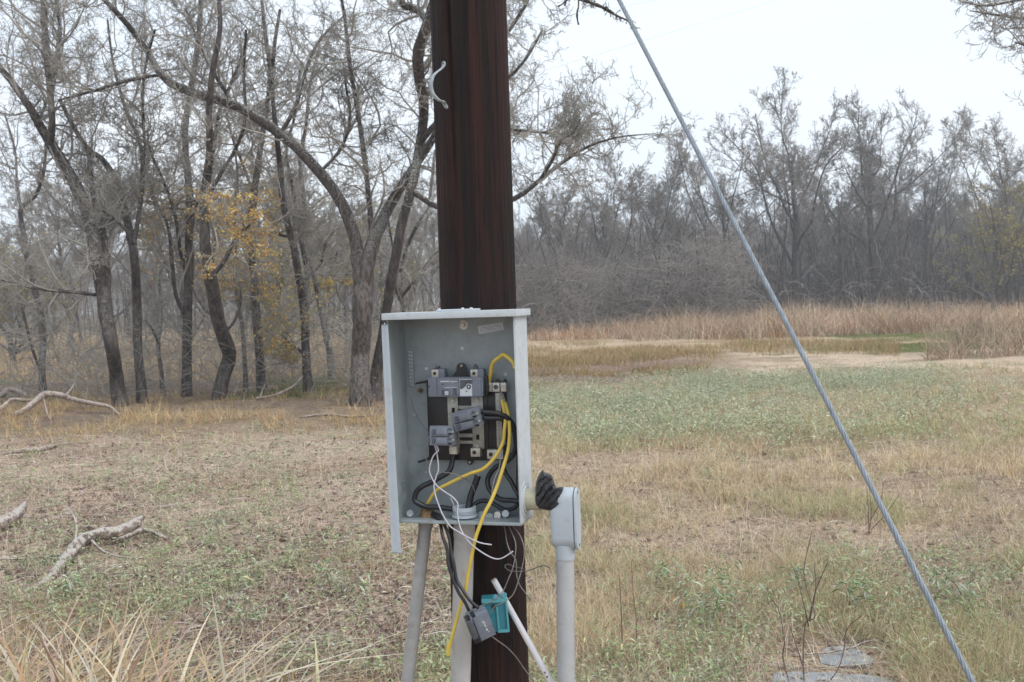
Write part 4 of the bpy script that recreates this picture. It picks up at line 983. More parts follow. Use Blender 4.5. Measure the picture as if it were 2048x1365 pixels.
# ---- leafy weeds: grey-green ground cover
def leaf_scatter(x, y, hmax, per, ln, wd, cols, spread=.09):
    """clumps of lance-shaped leaves around short stems"""
    n = len(x); X0 = np.repeat(x, per) + rng.normal(0, spread, n * per); Y0 = np.repeat(y, per) + rng.normal(0, spread, n * per)
    hh_ = np.repeat(hmax, per) * rng.random(n * per) ** .8; m = n * per
    a = rng.random(m) * 6.283; up = rng.normal(.15, .45, m); L_ = ln * (.6 + .7 * rng.random(m)) * np.maximum(1, Y0 / 16)
    w_ = np.maximum(wd * (.7 + .6 * rng.random(m)), Y0 * .0006)
    d = np.stack([np.cos(a) * np.cos(up), np.sin(a) * np.cos(up), np.sin(up)], 1)
    s_ = np.stack([-np.sin(a), np.cos(a), rng.normal(0, .4, m)], 1)
    p = np.stack([X0, Y0, gh(X0, Y0) + .01 + hh_], 1)
    q0 = p; q1 = p + d * (L_ * .45)[:, None] + s_ * (w_ / 2)[:, None]; q3 = p + d * (L_ * .45)[:, None] - s_ * (w_ / 2)[:, None]
    q2 = p + d * L_[:, None] + np.array([0, 0, -1]) * (L_ * .25)[:, None]
    V = np.stack([q0, q1, q2, q3], 1).reshape(-1, 3); o = np.arange(m)[:, None] * 4
    c = pal(m, cols, None, .18)
    return V, [np.concatenate([o, o + 1, o + 2], 1), np.concatenate([o, o + 2, o + 3], 1)], np.repeat(c, 4, 0)
SAGE = [(.36, .44, .27), (.42, .48, .31), (.47, .51, .37), (.31, .38, .20), (.52, .55, .43), (.50, .46, .30)]
x, y = pick_px(20000, 960, 2300, 740, 960)
u, v, vr, zn = zones(x, y); k = rng.random(len(x)) < zn['sage'] * (.25 + .75 * sm(fbm(x, y, .8, 33), .36, .55)); x, y = x[k], y[k]
l1 = leaf_scatter(x, y, .10 + .12 * rng.random(len(x)), 11, .042, .013, SAGE, .085)
x, y = pick_px(9500, -250, 2300, 850, 1580)
u, v, vr, zn = zones(x, y); k = rng.random(len(x)) < np.clip(zn['litter'] * (.10 + 1.0 * sm(fbm(x, y, .9, 34), .44, .55)) * (.55 + sm(u, 200, 500)) + zn['dry'] * .5 * sm(fbm(x, y, .8, 35), .62, .68) + .26 * sm(u, 1000, 1100) * sm(u, 1560, 1400) * sm(v, 1080, 1180) * sm(fbm(x, y, 1.5, 37), .42, .55), 0, 1) * slab_clear(u, v); x, y = x[k], y[k]
l2 = leaf_scatter(x, y, .03 + .13 * rng.random(len(x)) ** 1.5, 20, .034, .0075, [(.35, .43, .23), (.41, .47, .28), (.30, .39, .18), (.48, .50, .35), (.48, .42, .26)], .045)
V, F, C = mergec([l1, l2])
o = np_mesh("sage_weeds", V, F, M_leaf, None, C); tag(o, "grey green low weeds spreading over the field", "ground cover", kind="stuff")
print("sage leaves", len(V) // 4)
# ---- wood chips, leaf litter, twigs
x, y = pick_px(120000, -250, 2300, 790, 1600)
u, v, vr, zn = zones(x, y); k = rng.random(len(x)) < np.clip(zn['litter'] * .9 + zn['woodfloor'] * .5 + zn['dry'] * .25 + zn['dirt'], 0, 1) * (.30 + .70 * sm(fbm(x, y, 1.2, 36), .35, .6)); x, y = x[k], y[k]; n = len(x)
L_ = np.maximum(.007 + .045 * rng.random(n) ** 3, y * .0009); a = rng.random(n) * 6.283; w_ = L_ * (.25 + .5 * rng.random(n)); tz_ = L_ * .25 * rng.random(n)
dx = np.stack([np.cos(a), np.sin(a), rng.normal(0, .4, n)], 1) * L_[:, None] / 2; dy = np.stack([-np.sin(a), np.cos(a), rng.normal(0, .25, n)], 1) * w_[:, None] / 2
p = np.stack([x, y, gh(x, y) + .004 + tz_], 1)
V = np.stack([p - dx - dy, p + dx - dy * .6, p + dx * .8 + dy, p - dx * .9 + dy * .7, p - [0, 0, 1] * (tz_ + .004)[:, None]], 1).reshape(-1, 3); o_ = np.arange(n)[:, None] * 5
F = [np.concatenate([o_, o_ + 1, o_ + 2, o_ + 3], 1), np.concatenate([o_ + 1, o_, o_ + 4], 1), np.concatenate([o_ + 2, o_ + 1, o_ + 4], 1), np.concatenate([o_ + 3, o_ + 2, o_ + 4], 1), np.concatenate([o_, o_ + 3, o_ + 4], 1)]
C = np.repeat(pal(n, [(.38, .28, .22), (.26, .18, .15), (.50, .39, .31), (.15, .105, .09), (.72, .63, .52), (.30, .19, .15)], [.24, .24, .16, .18, .10, .08]), 5, 0)
o = np_mesh("wood_chips", V, F, M_chip, None, C); tag(o, "scattered pale wood chips, bark bits and dead leaves on the soil", "litter", kind="stuff")
x, y = pick_px(13000, -250, 2300, 780, 1560)
u, v, vr, zn = zones(x, y); k = rng.random(len(x)) < (zn['litter'] * .9 + zn['dry'] * .25 + zn['woodfloor']); x, y = x[k], y[k]; n = len(x)
a = rng.normal(.1, .9, n) + rng.integers(0, 2, n) * 3.14; L_ = .05 + .30 * rng.random(n) ** 2.5; K = 4
PT = np.zeros((n, K, 3)); PT[:, 0] = np.stack([x, y, gh(x, y) + .006], 1); aa_ = a.copy()
for k_ in range(1, K):
    aa_ = aa_ + rng.normal(0, .3, n); PT[:, k_] = PT[:, k_ - 1] + np.stack([np.cos(aa_), np.sin(aa_), 0 * a], 1) * (L_ / 3)[:, None]
    PT[:, k_, 2] = gh(PT[:, k_, 0], PT[:, k_, 1]) + .006 + .012 * rng.random(n)
V, Fs = tubes(PT, np.linspace(1, .5, K)[None] * (np.maximum(.0012 + .0035 * rng.random(n) ** 3, y * .00022))[:, None], 3)
C = np.repeat(pal(n, [(.52, .45, .38), (.38, .31, .26), (.17, .12, .10), (.70, .63, .55)]), K * 3, 0)
o = np_mesh("twig_litter", V, Fs, M_chip, None, C); tag(o, "small broken twigs strewn over the ground", "twigs", kind="stuff")
# ---- near dry grass clump, lower left
n = 1350
u = rng.uniform(-160, 640, n); dd_ = rng.uniform(2.7, 4.3, n)
k = rng.random(n) < np.clip(1.0 - (u - 120) / 380, .14, 1); u, dd_ = u[k], dd_[k]; n = len(u)
x = (u - 1040) / FPX * dd_; y = dd_
top = 1375 - (0 + 215 * rng.random(n) ** 1.5) * np.clip(1.1 - (u - 300) / 900, .4, 1)
hz_ = EYE - (top - 632) / FPX * dd_
hh_ = np.clip(hz_, .10, 1.0) * 1.12
PN = [(.60, .48, .32), (.66, .56, .42), (.54, .37, .21), (.70, .62, .50), (.36, .25, .17), (.36, .38, .17), (.52, .37, .28)]
wN = [.24, .22, .18, .12, .10, .06, .08]
aN = rng.random(n) * 6.283
V, F, C = blades(x, y, hh_, .006 + .019 * rng.random(n) ** 1.5, pal(n, PN, wN), .95, 9, 1.5, ang=aN)
kb = rng.random(n) < .40; m_ = int(kb.sum())
V3 = blades(x[kb] + rng.normal(0, .1, m_), y[kb], hh_[kb] * .95, .009 + .012 * rng.random(m_), pal(m_, PN, wN), 1.15, 10, 2.0)
V, F, C = mergec([(V, F, C), V3])
x2 = x + rng.normal(0, .12, n); V2 = blades(x2, y + rng.normal(0, .1, n), hh_ * .55, np.full(n, .004), pal(n, [(.46, .34, .2), (.36, .25, .15)]), .9, 4, .9)
V, F, C = mergec([(V, F, C), V2])
o = np_mesh("long_dry_grass", V, F, M_blade, None, C); tag(o, "long bleached and orange grass blades close by in the lower left", "grass", kind="stuff")
# thin brown weed stalks near the conduits
n = 420; x, y = pick_px(n, 430, 1120, 1250, 1750)
V, F, C = blades(x, y, .10 + .25 * rng.random(n), np.full(n, .002), pal(n, [(.30, .19, .14), (.40, .27, .17), (.20, .13, .10)]), .5, 3, .5)
o = np_mesh("brown_stalks", V, F, M_blade, None, C); tag(o, "thin brown weed stalks around the conduit feet", "weeds", kind="stuff")

# ---- individual things lying on the ground
M_drift = bark("bleached_wood", (.22, .165, .135), (.40, .32, .27), (.56, .50, .45), .8, 34, 1.0, .56, .14)
M_drift2 = bark("half_barked_wood", (.12, .09, .075), (.28, .22, .185), (.52, .47, .43), .85, 30, 1.0, .56, .20)
def gpoly(pts, lift=0.0): return [G(u, v) + np.array([0, 0, l_ + lift]) for u, v, l_ in pts]
def log(label, main, r, branches=(), mat=M_drift, name="fallen_branch", grp="dead branches on the ground", cat="branch"):
    """main: (u, v_ground, lift) points, r radii list in metres"""
    pts = np.array(gpoly(main)); t_ = thing(name, label, cat, pts[0], grp)
    V, F = one_tube(pts - [0, 0, .012], np.array(r) * .72, 12, 8 * len(pts), True, .38); np_mesh("stem", V, F, mat, t_, None, True)
    for br, rr_ in branches:
        V, F = one_tube(gpoly(br), np.array(rr_) * .75, 8, 6 * len(br), True, .3); np_mesh("side_branch", V, F, mat, t_, None, True)
    return t_
log("long bleached forked limb lying across the edge of the wood at left", [(24, 836, .05), (48, 836, .12), (70, 832, .22), (90, 826, .30), (112, 824, .30), (135, 824, .25), (160, 826, .20), (190, 828, .18), (220, 828, .12), (240, 832, .03)], [.05, .06, .065, .07, .065, .055, .05, .045, .035, .02],
    [([(132, 825, .26), (143, 820, .32), (152, 814, .40)], [.035, .03, .015]), ([(88, 828, .25), (95, 836, .08), (103, 842, .0)], [.02, .015, .008])])
log("pale bleached limb at the far left edge behind the forked one", [(-60, 842, .04), (0, 832, .12), (25, 826, .22), (55, 822, .18), (80, 818, .18)], [.05, .05, .04, .035, .02])
log("upper brownish limb arching at the far left edge", [(-70, 815, .02), (0, 806, .13), (15, 803, .22), (30, 803, .22), (48, 805, .17), (54, 806, .14)], [.06, .07, .06, .055, .05, .03])
log("white peeled log piece lying flat on the left litter", [(5, 910, .02), (40, 907, .04), (75, 905, .04), (100, 900, .045), (112, 895, .03)], [.012, .035, .04, .035, .018], [([(110, 897, .03), (130, 892, .03), (150, 891, .01)], [.012, .01, .006])])
log("short pale stick lying left of centre on the litter", [(168, 934, .015), (190, 933, .02), (206, 930, .015)], [.014, .018, .012])
log("thin pale stick below the short one towards the box", [(330, 1100, .01), (420, 1060, .01)], [.004, .003]) if False else None
log("pale stick piece lying on litter left of the box", [(417, 941, .012), (440, 938, .014), (460, 935, .010)], [.012, .014, .008])
log("weathered log with a torn pale end in the lower left litter", [(60, 1178, .0), (100, 1160, .02), (135, 1128, .05), (165, 1106, .09), (200, 1096, .10), (240, 1088, .09), (268, 1076, .10), (286, 1062, .11)], [.02, .035, .05, .055, .055, .06, .05, .022],
    [([(150, 1120, .08), (155, 1094, .12), (150, 1080, .16), (135, 1068, .20)], [.012, .011, .009, .005]), ([(185, 1106, .08), (205, 1114, .04), (240, 1120, .02), (286, 1122, .015)], [.012, .010, .008, .004]), ([(140, 1124, .05), (95, 1122, .03), (40, 1124, .02), (-40, 1126, .02)], [.014, .011, .009, .006]), ([(60, 1136, .02), (100, 1128, .02), (150, 1130, .02), (195, 1142, .01)], [.005, .008, .008, .004]), ([(240, 1094, .05), (290, 1076, .05), (335, 1084, .02)], [.022, .025, .012])], M_drift2)
log("broken log end with torn tip at the left edge", [(-140, 1085, .05), (-40, 1070, .06), (10, 1062, .07), (40, 1048, .10), (52, 1036, .13)], [.07, .075, .07, .05, .015], (), M_drift2)
log("thin grey fallen branch lying at the foot of the wood left of the twin trunk", [(512, 802, .05), (545, 800, .08), (585, 794, .18), (610, 788, .35), (628, 782, .40)], [.03, .03, .028, .022, .012], [([(600, 790, .28), (606, 786, .42), (613, 778, .55)], [.016, .013, .008]), ([(520, 802, .05), (530, 795, .2), (540, 790, .24)], [.015, .012, .006])])
log("long low dark branch lying in litter near the twin trunk", [(600, 836, .02), (650, 832, .03), (700, 836, .03), (750, 832, .02)], [.015, .02, .02, .01], (), M_drift2)
log("thin stick lying across dry litter between weeds and the box", [(530, 1140, .01), (560, 1133, .012), (603, 1121, .012)], [.007, .008, .005])
log("thin pale twig on litter level with the box bottom", [(168, 1014, .01), (205, 1003, .012), (245, 992, .01)], [.005, .006, .003])
log("dark thin stick along the left edge litter", [(-60, 942, .01), (0, 936, .015), (50, 932, .015), (80, 926, .01)], [.01, .012, .01, .005], (), M_drift2)
log("small white curved stick lying in the grass beside the guy wire", [(1672, 843, .02), (1680, 836, .05), (1694, 826, .11)], [.004, .006, .004], (), M_drift)
log("long thin brown stalk lying over the stone slabs", [(1575, 1312, .02), (1640, 1316, .03), (1700, 1310, .04), (1740, 1300, .05), (1790, 1296, .04)], [.003, .005, .006, .006, .003], (), M_drift2)
# flat stones
M_slab = simple("slab_stone", (.30, .335, .36), .85, 0, .25, 12, dirt=(.40, .33, .25), dirt_amt=.85, dirt_scale=11, bump=.6)
for lab, poly in (("upper blue grey flat slab half covered by dead stalks", [(1650, 1296), (1690, 1294), (1726, 1303), (1752, 1322), (1745, 1336), (1690, 1340), (1640, 1330), (1632, 1312)]),
                  ("lower blue grey flat slab at the bottom edge of the view", [(1545, 1348), (1600, 1345), (1660, 1348), (1740, 1352), (1790, 1362), (1790, 1440), (1640, 1460), (1530, 1420)])):
    pts = [G(u, v) for u, v in poly]; c = np.mean(pts, 0)
    t_ = MB().prism([p - [0, 0, .03] for p in pts], np.array([0, 0, .036]))
    bmesh.ops.bevel(t_.bm, geom=[e for e in t_.bm.edges if e.verts[0].co.z > c[2] and e.verts[1].co.z > c[2]], offset=.008, segments=2, affect='EDGES')
    o = t_.build("stone_slab", M_slab, None, 30, origin=c); tag(o, lab, "stone slab", "flat slabs in the grass")
# ---- dark stemmed weed by the slabs and other single plants
M_stem = simple("dark_stem", (.13, .092, .08), .8, 0, .3, 40)
M_fruit = simple("orange_fruit", (.62, .26, .03), .4, 0, .15, 40)
def stem_pts(base, pts): return [base + np.array([(u - pts[0][0]) / FPX * base[1], 0, -(v - pts[0][1]) / FPX * base[1]]) for u, v in pts]
def plant_stems(label, base_uv, stems, r, leaves=(), name="weed_plant", grp=None, cat="plant"):
    b0 = G(*base_uv); t_ = thing(name, label, cat, b0, grp)
    for s_ in stems:
        P3 = [b0 + np.array([(u - base_uv[0]) / FPX * b0[1], .05 * random.uniform(-1, 1) * i, -(v - base_uv[1]) / FPX * b0[1]]) for i, (u, v) in enumerate(s_)]
        V, F = one_tube(P3, np.linspace(r, r * .45, len(P3)), 7, 6 * len(P3), True, .2); np_mesh("stem", V, F, M_stem, t_, None, True)
    if len(leaves):
        VL = []; m = 0
        for (u, v, s_, k_) in leaves:
            for _ in range(k_):
                c = b0 + np.array([(u + random.gauss(0, s_) - base_uv[0]) / FPX * b0[1], random.gauss(0, s_ / FPX * b0[1]), -(v + random.gauss(0, s_ * .7) - base_uv[1]) / FPX * b0[1]])
                a = random.uniform(0, 6.28); up = random.gauss(-.2, .4); L_ = random.uniform(.03, .065); w_ = L_ * .2
                d = np.array([math.cos(a) * math.cos(up), math.sin(a) * math.cos(up), math.sin(up)]); s2 = np.array([-math.sin(a), math.cos(a), .3])
                VL += [c, c + d * L_ * .45 + s2 * w_ / 2, c + d * L_ + [0, 0, -L_ * .25], c + d * L_ * .45 - s2 * w_ / 2]; m += 1
        o_ = np.arange(m)[:, None] * 4
        np_mesh("leaves", np.array(VL), [np.concatenate([o_, o_ + 1, o_ + 2], 1), np.concatenate([o_, o_ + 2, o_ + 3], 1)], M_leaf, t_, np.repeat(pal(m, SAGE + [(.24, .33, .14), (.2, .3, .14), (.40, .44, .34)], None, .15), 4, 0))
    return t_
plant_stems("leafless dark forked stem plant rising in front of the stone slabs", (1608, 1372), [[(1608, 1372), (1612, 1310), (1620, 1250), (1622, 1215), (1617, 1150), (1632, 1060)], [(1622, 1235), (1640, 1180), (1655, 1115)], [(1620, 1250), (1608, 1210), (1598, 1150)], [(1622, 1240), (1630, 1170), (1634, 1120)], [(1606, 1330), (1596, 1290), (1588, 1255)]], .0033)
plant_stems("thin single curved dark stem left of the forked stem plant", (1580, 1372), [[(1580, 1372), (1572, 1320), (1566, 1270), (1568, 1225), (1552, 1200)]], .003)
plant_stems("slim brown stem plant with seed heads right of the forked stem plant", (1652, 1372), [[(1652, 1372), (1680, 1330), (1706, 1275), (1706, 1240)], [(1690, 1300), (1700, 1260), (1712, 1215)]], .0026)
plant_stems("brown upright seedstalk plant in the grass left of the guy wire", (1738, 1070), [[(1738, 1070), (1745, 1020), (1750, 965)], [(1742, 1040), (1760, 1000), (1768, 960)], [(1738, 1065), (1732, 1010), (1735, 975)], [(1742, 1060), (1765, 1030), (1790, 985)]], .003)
plant_stems("thin brown upright stem in leafy weeds right of the riser", (1243, 1330), [[(1243, 1330), (1244, 1270), (1243, 1200), (1242, 1140)]], .0028)
plant_stems("second thin brown stem a little right in the leafy weeds", (1272, 1290), [[(1272, 1290), (1272, 1240), (1269, 1180), (1268, 1120)]], .0022)
plant_stems("leafy silver green weed behind the forked stem plant", (1612, 1200), [[(1612, 1200), (1600, 1160), (1590, 1130)], [(1612, 1200), (1625, 1165), (1640, 1150)]], .003, ((1592, 1140, 16, 45), (1605, 1160, 16, 25)))
plant_stems("silver green leaning weed between forked stems and guy wire", (1690, 1240), [[(1690, 1240), (1694, 1190), (1690, 1160)], [(1690, 1230), (1720, 1200), (1745, 1200)]], .003, ((1700, 1170, 18, 50), (1735, 1195, 15, 35)))
plant_stems("silver green weed right of the guy wire", (1930, 1220), [[(1930, 1220), (1910, 1170), (1890, 1145)], [(1930, 1220), (1945, 1190), (1960, 1185)]], .003, ((1885, 1150, 20, 50), (1935, 1185, 20, 60), (1900, 1165, 25, 40)))
plant_stems("bright green leafy weed left of the hanging door", (668, 1200), [[(668, 1200), (660, 1170), (655, 1145)], [(668, 1200), (700, 1175), (715, 1160)]], .003, ((665, 1150, 24, 90), (705, 1180, 22, 90), (640, 1130, 15, 30)))
plant_stems("broad green leafy weed patch in the litter left of the leaning conduit", (480, 1240), [[(480, 1240), (470, 1210), (455, 1195)]], .003, ((465, 1215, 32, 110), (520, 1230, 22, 50)))
plant_stems("dark green leafy weed beside the lower left log", (130, 1195), [[(130, 1195), (128, 1175), (140, 1160)]], .003, ((130, 1175, 20, 70), (150, 1160, 14, 40)))
plant_stems("small leafy weed standing right of the log's torn end", (440, 1075), [[(440, 1075), (436, 1050), (432, 1030)]], .0025, ((432, 1040, 16, 45),))
plant_stems("grey green weed with drooping leaves right of the riser foot", (1420, 1260), [[(1420, 1260), (1430, 1220), (1440, 1180)]], .003, ((1440, 1180, 22, 60), (1450, 1140, 25, 60), (1400, 1215, 30, 60)))
plant_stems("tall leafy weed leaning in front of the pale chips", (1310, 1190), [[(1310, 1190), (1320, 1150), (1330, 1120)]], .003, ((1320, 1135, 22, 60), (1345, 1150, 22, 40)))
plant_stems("small leafy weed in the middle of the dry grass", (1420, 960), [[(1420, 960), (1418, 945), (1415, 935)]], .003, ((1415, 942, 14, 40),))
for (u, v) in ((1366, 1212), (1256, 1200), (1345, 1200), (1270, 1208), (1230, 1268), (1250, 1280), (1262, 1282)):
    p = G(u, v + 12) + np.array([0, 0, .028]); sph = bmesh.new(); bmesh.ops.create_icosphere(sph, subdivisions=2, radius=.010 if u != 1366 else .014)
    m_ = MB(); m_.bm.free(); m_.bm = sph
    for vv in sph.verts: vv.co = Vector((vv.co.x, vv.co.y, vv.co.z * .85)) + Vector([float(c_) for c_ in p])
    m_.tube([p + [0, 0, .008], p + [.002, 0, .016], p + [.004, 0, .03]], .001, 5)
    o = m_.build("round_fruit", M_fruit, None, 60, origin=p)
    tag(o, "largest bright orange round fruit in the weeds right of the riser" if u == 1366 else {1256: "dull orange fruit touching the first thin brown stem, upper of that group", 1345: "brownish shrivelled round fruit just above the largest orange one", 1270: "brownish orange fruit beside the second thin brown stem", 1230: "small orange fruit lowest and nearest the riser", 1250: "small orange fruit low beside the first thin stem, left of its twin", 1262: "small orange fruit low beside the first thin stem, right of its twin"}[u], "fruit", "orange fruits in the weeds")
# ================================================================ TREES
M_barkL = bark("dark_bark", (.048, .041, .039), (.135, .115, .105), (.34, .36, .31), .6, 22, 1.0, .60, .10)
M_barkG = bark("grey_bark", (.085, .074, .069), (.20, .175, .16), (.36, .38, .33), .7, 18, 1.0, .55, .10)
M_barkP = bark("peeling_bark", (.14, .118, .108), (.31, .275, .25), (.46, .44, .41), .6, 26, 1.0, .54)
M_limbL = bark("lichened_limb", (.040, .033, .032), (.115, .095, .088), (.46, .48, .43), .85, 30, .9, .56, .16)
M_twig = simple("twigs", (.34, .315, .285), .9, 0, .35, 1.5, dirt=(.30, .33, .26), dirt_amt=.6, dirt_scale=3.5)
M_twigd = simple("dark_twigs", (.075, .062, .055), .9, 0, .35, 1.5, dirt=(.24, .26, .20), dirt_amt=.5, dirt_scale=3)
M_twigf = simple("far_twigs", (.27, .238, .212), .9, 0, .3, .4, dirt=(.20, .20, .14), dirt_amt=.5, dirt_scale=.5)
M_fol = tinted("autumn_leaves", .6, trans=.3)
trng = np.random.default_rng(101)
def grow(PT, R, n, lenf, ang, K, up=.15, t0=.15, t1=1.0, rf=.55, jit=.22, rmin=.002, absl=None, taper=.25, outb=0.0):
    """children polylines from parents PT (N,K,3)"""
    N_, Kp, _ = PT.shape; m = N_ * n
    pi = np.repeat(np.arange(N_), n); t_ = t0 + (t1 - t0) * trng.random(m) ** .85; f = t_ * (Kp - 1); i0 = np.minimum(f.astype(int), Kp - 2); fr = (f - i0)[:, None]
    A = PT[pi, i0]; B_ = PT[pi, i0 + 1]; p = A * (1 - fr) + B_ * fr; d = B_ - A; d /= np.linalg.norm(d, axis=1, keepdims=True) + 1e-9
    rp = R[pi, i0] * (1 - fr[:, 0]) + R[pi, i0 + 1] * fr[:, 0]
    L0 = np.linalg.norm(np.diff(PT, axis=1), axis=2).sum(1)[pi] if absl is None else np.full(m, absl)
    L_ = L0 * lenf * (.45 + .8 * trng.random(m)) * (1.05 - .45 * t_)
    rv = trng.normal(0, 1, (m, 3)); rv -= d * np.sum(rv * d, axis=1, keepdims=True); rv /= np.linalg.norm(rv, axis=1, keepdims=True) + 1e-9
    a = ang * (.6 + .8 * trng.random(m)); dirn = d * np.cos(a)[:, None] + rv * np.sin(a)[:, None]
    out = np.zeros((m, K, 3)); out[:, 0] = p; st = (L_ / (K - 1))[:, None]
    for k in range(1, K):
        dirn = dirn + trng.normal(0, jit, (m, 3)) + np.array([0, 0, up]) * .5; dirn /= np.linalg.norm(dirn, axis=1, keepdims=True)
        out[:, k] = out[:, k - 1] + dirn * st
    r0 = np.maximum(np.minimum(rp * rf, L_ * .0135 + .001), rmin)
    RR_ = r0[:, None] * np.linspace(1, taper, K)[None]
    return out, np.maximum(RR_, rmin * .6)
def clampz(PT): PT[:, :, 2] = np.maximum(PT[:, :, 2], .05); return PT
def leaves_at(PT, n, size, cols):
    """n small leaves scattered along twigs"""
    N_, K, _ = PT.shape; i = trng.integers(0, N_, n); k = trng.integers(1, K, n); p = PT[i, k] + trng.normal(0, size * 1.2, (n, 3))
    a = trng.normal(0, 1, (n, 3)); a /= np.linalg.norm(a, axis=1, keepdims=True); b_ = np.cross(a, trng.normal(0, 1, (n, 3))); b_ /= np.linalg.norm(b_, axis=1, keepdims=True)
    s_ = (size * (.6 + .8 * trng.random(n)))[:, None]
    V = np.stack([p - a * s_, p + b_ * s_ * .5, p + a * s_, p - b_ * s_ * .5], 1).reshape(-1, 3); o = np.arange(n)[:, None] * 4
    return V, [np.concatenate([o, o + 1, o + 2, o + 3], 1)], np.repeat(pal(n, cols, None, .2), 4, 0)
def traced_tree(label, base, limbs, D0=None, mt=M_barkL, crown=(14, 7, 6, 3), cl=(1.9, .5, .5, .5), drift=.35, twig=M_twig, leaf=None, lo=.35, name="bare_tree", grp=None, tmin=.0042, mt2=None, twigs_up=.12):
    """limbs: list of (u, v, r_px) polylines, the first is the trunk from the ground up"""
    bu, bv = base; bp = G(bu, bv); D = bp[1] if D0 is None else D0; t_ = thing(name, label, "tree", (bp[0], bp[1], float(bp[2])), grp)
    parts = []; L3 = []; wr = np.random.default_rng(int(bu * 7 + bv)); cache = {}
    for li, lm in enumerate(limbs):
        off = [0.0]
        for i in range(1, len(lm)): off.append(off[-1] + wr.normal(0, drift))
        if li == 0: off[0] = off[1] = 0
        else:                                       # start on the nearest earlier limb point
            best = min(cache.values(), key=lambda c: (c[0] - lm[0][0]) ** 2 + (c[1] - lm[0][1]) ** 2); off = [o + best[2] - off[0] for o in off]
        pts = []
        for (u, v, r_), o in zip(lm, off):
            p = P(u, v, D + o); pts.append([*p, r_ * (.84 if li == 0 else .72) * D / FPX]); cache[(li, u, v)] = (u, v, o)
        if li == 0: pts[0] = [bp[0], bp[1], bp[2] - .12, pts[0][3] * 1.22]; 
        q = catmull(np.array(pts), 40 if li == 0 else 28)
        q[:, :3] += wr.normal(0, .0035, (len(q), 3)) * np.minimum(q[:, 3:4] / .1, 1.2); L3.append(q)
        parts.append(tubes(q[None, :, :3], np.maximum(q[None, :, 3], .006), 14, bump=.06, ridge=.22))
    V, F = parts[0]; np_mesh("trunk", V, F, mt, t_, None, True)
    for V, F in parts[1:]: np_mesh("limb", V, F, mt2 or mt, t_, None, True)
    Q = np.array([catmull(q[int(len(q) * (lo if i == 0 else .12)):], 10) for i, q in enumerate(L3) if not (i == 0 and lo > .85)])
    P1, R1 = grow(Q[:, :, :3], Q[:, :, 3], crown[0], 1, 1.0, 8, .22, .0, 1, .55, .30, .006, absl=cl[0], taper=.3)
    P2, R2 = grow(P1, R1, crown[1], cl[1], .85, 6, twigs_up, .10, 1, .6, .40, .0058)
    P3, R3 = grow(P2, R2, crown[2], cl[2], .85, 5, .08, .10, 1, .6, .42, tmin)
    pp = [tubes(clampz(P1), R1, 6), tubes(clampz(P2), R2, 4), tubes(clampz(P3), R3, 3)]
    if crown[3]:
        P4, R4 = grow(P3, R3, crown[3], cl[3], .8, 3, .05, .2, 1, .7, .25, tmin * .8); pp.append(tubes(clampz(P4), R4, 3))
    V, F = merge(pp); np_mesh("crown", V, F, twig, t_)
    if leaf:
        n, size, cols, box = leaf
        c = P3.mean(1); uu, vv = vproject(c); m = (uu > box[0]) & (uu < box[2]) & (vv > box[1]) & (vv < box[3])
        if m.sum() > 5:
            V, F, C = leaves_at(P3[m], n, size, cols); np_mesh("leaves", V, F, M_fol, t_, C)
    return t_
ORNG = [(.72, .43, .11), (.74, .52, .16), (.62, .34, .10), (.66, .54, .20)]
YGRN = [(.32, .33, .11), (.42, .38, .12), (.55, .42, .12)]
# the big forked oak left of the pole: long dark limb arching to the upper left
M_oak, t, b = mat_new("oak_bark")          # peeling pale bark low on the trunk, dark lichened bark above
n = noise(t, 26, 5, (1, 1, 0.25), 0.65); l = noise(t, 40, 6, None, 0.75)
lowc = mixc(t, ramp(t, n, 0.38, 0.62), (.070, .058, .054), (.175, .150, .138)); upc = mixc(t, ramp(t, n, 0.35, 0.65), (.045, .037, .036), (.13, .108, .10))
tcx = t.nodes.new("ShaderNodeTexCoord"); sx = t.nodes.new("ShaderNodeSeparateXYZ"); t.links.new(tcx.outputs['Object'], sx.inputs[0])
n5 = noise(t, 3.0, 5, (1, 1, .5), .7); ad = t.nodes.new("ShaderNodeMath"); ad.operation = 'MULTIPLY_ADD'; ad.inputs[1].default_value = 3.0; t.links.new(n5, ad.inputs[0]); t.links.new(sx.outputs['Z'], ad.inputs[2])
cc = mixc(t, ramp(t, ad.outputs[0], 2.2, 5.4), lowc, upc)
ge = t.nodes.new("ShaderNodeNewGeometry"); sz_ = t.nodes.new("ShaderNodeSeparateXYZ"); t.links.new(ge.outputs['Normal'], sz_.inputs[0])
ma = t.nodes.new("ShaderNodeMath"); ma.operation = 'MULTIPLY_ADD'; ma.inputs[1].default_value = .15; t.links.new(sz_.outputs['Z'], ma.inputs[0]); t.links.new(l, ma.inputs[2])
mu = t.nodes.new("ShaderNodeMath"); mu.operation = 'MULTIPLY'; t.links.new(ramp(t, ma.outputs[0], .58, .66), mu.inputs[0]); t.links.new(ramp(t, ad.outputs[0], 2.4, 5.5), mu.inputs[1])
cc = mixc(t, mu.outputs[0], cc, (.40, .41, .37)); t.links.new(cc, b.inputs['Base Color']); b.inputs['Roughness'].default_value = .95; b.inputs['Specular IOR Level'].default_value = .15
bumpn(t, b, n, 1.0, .03)
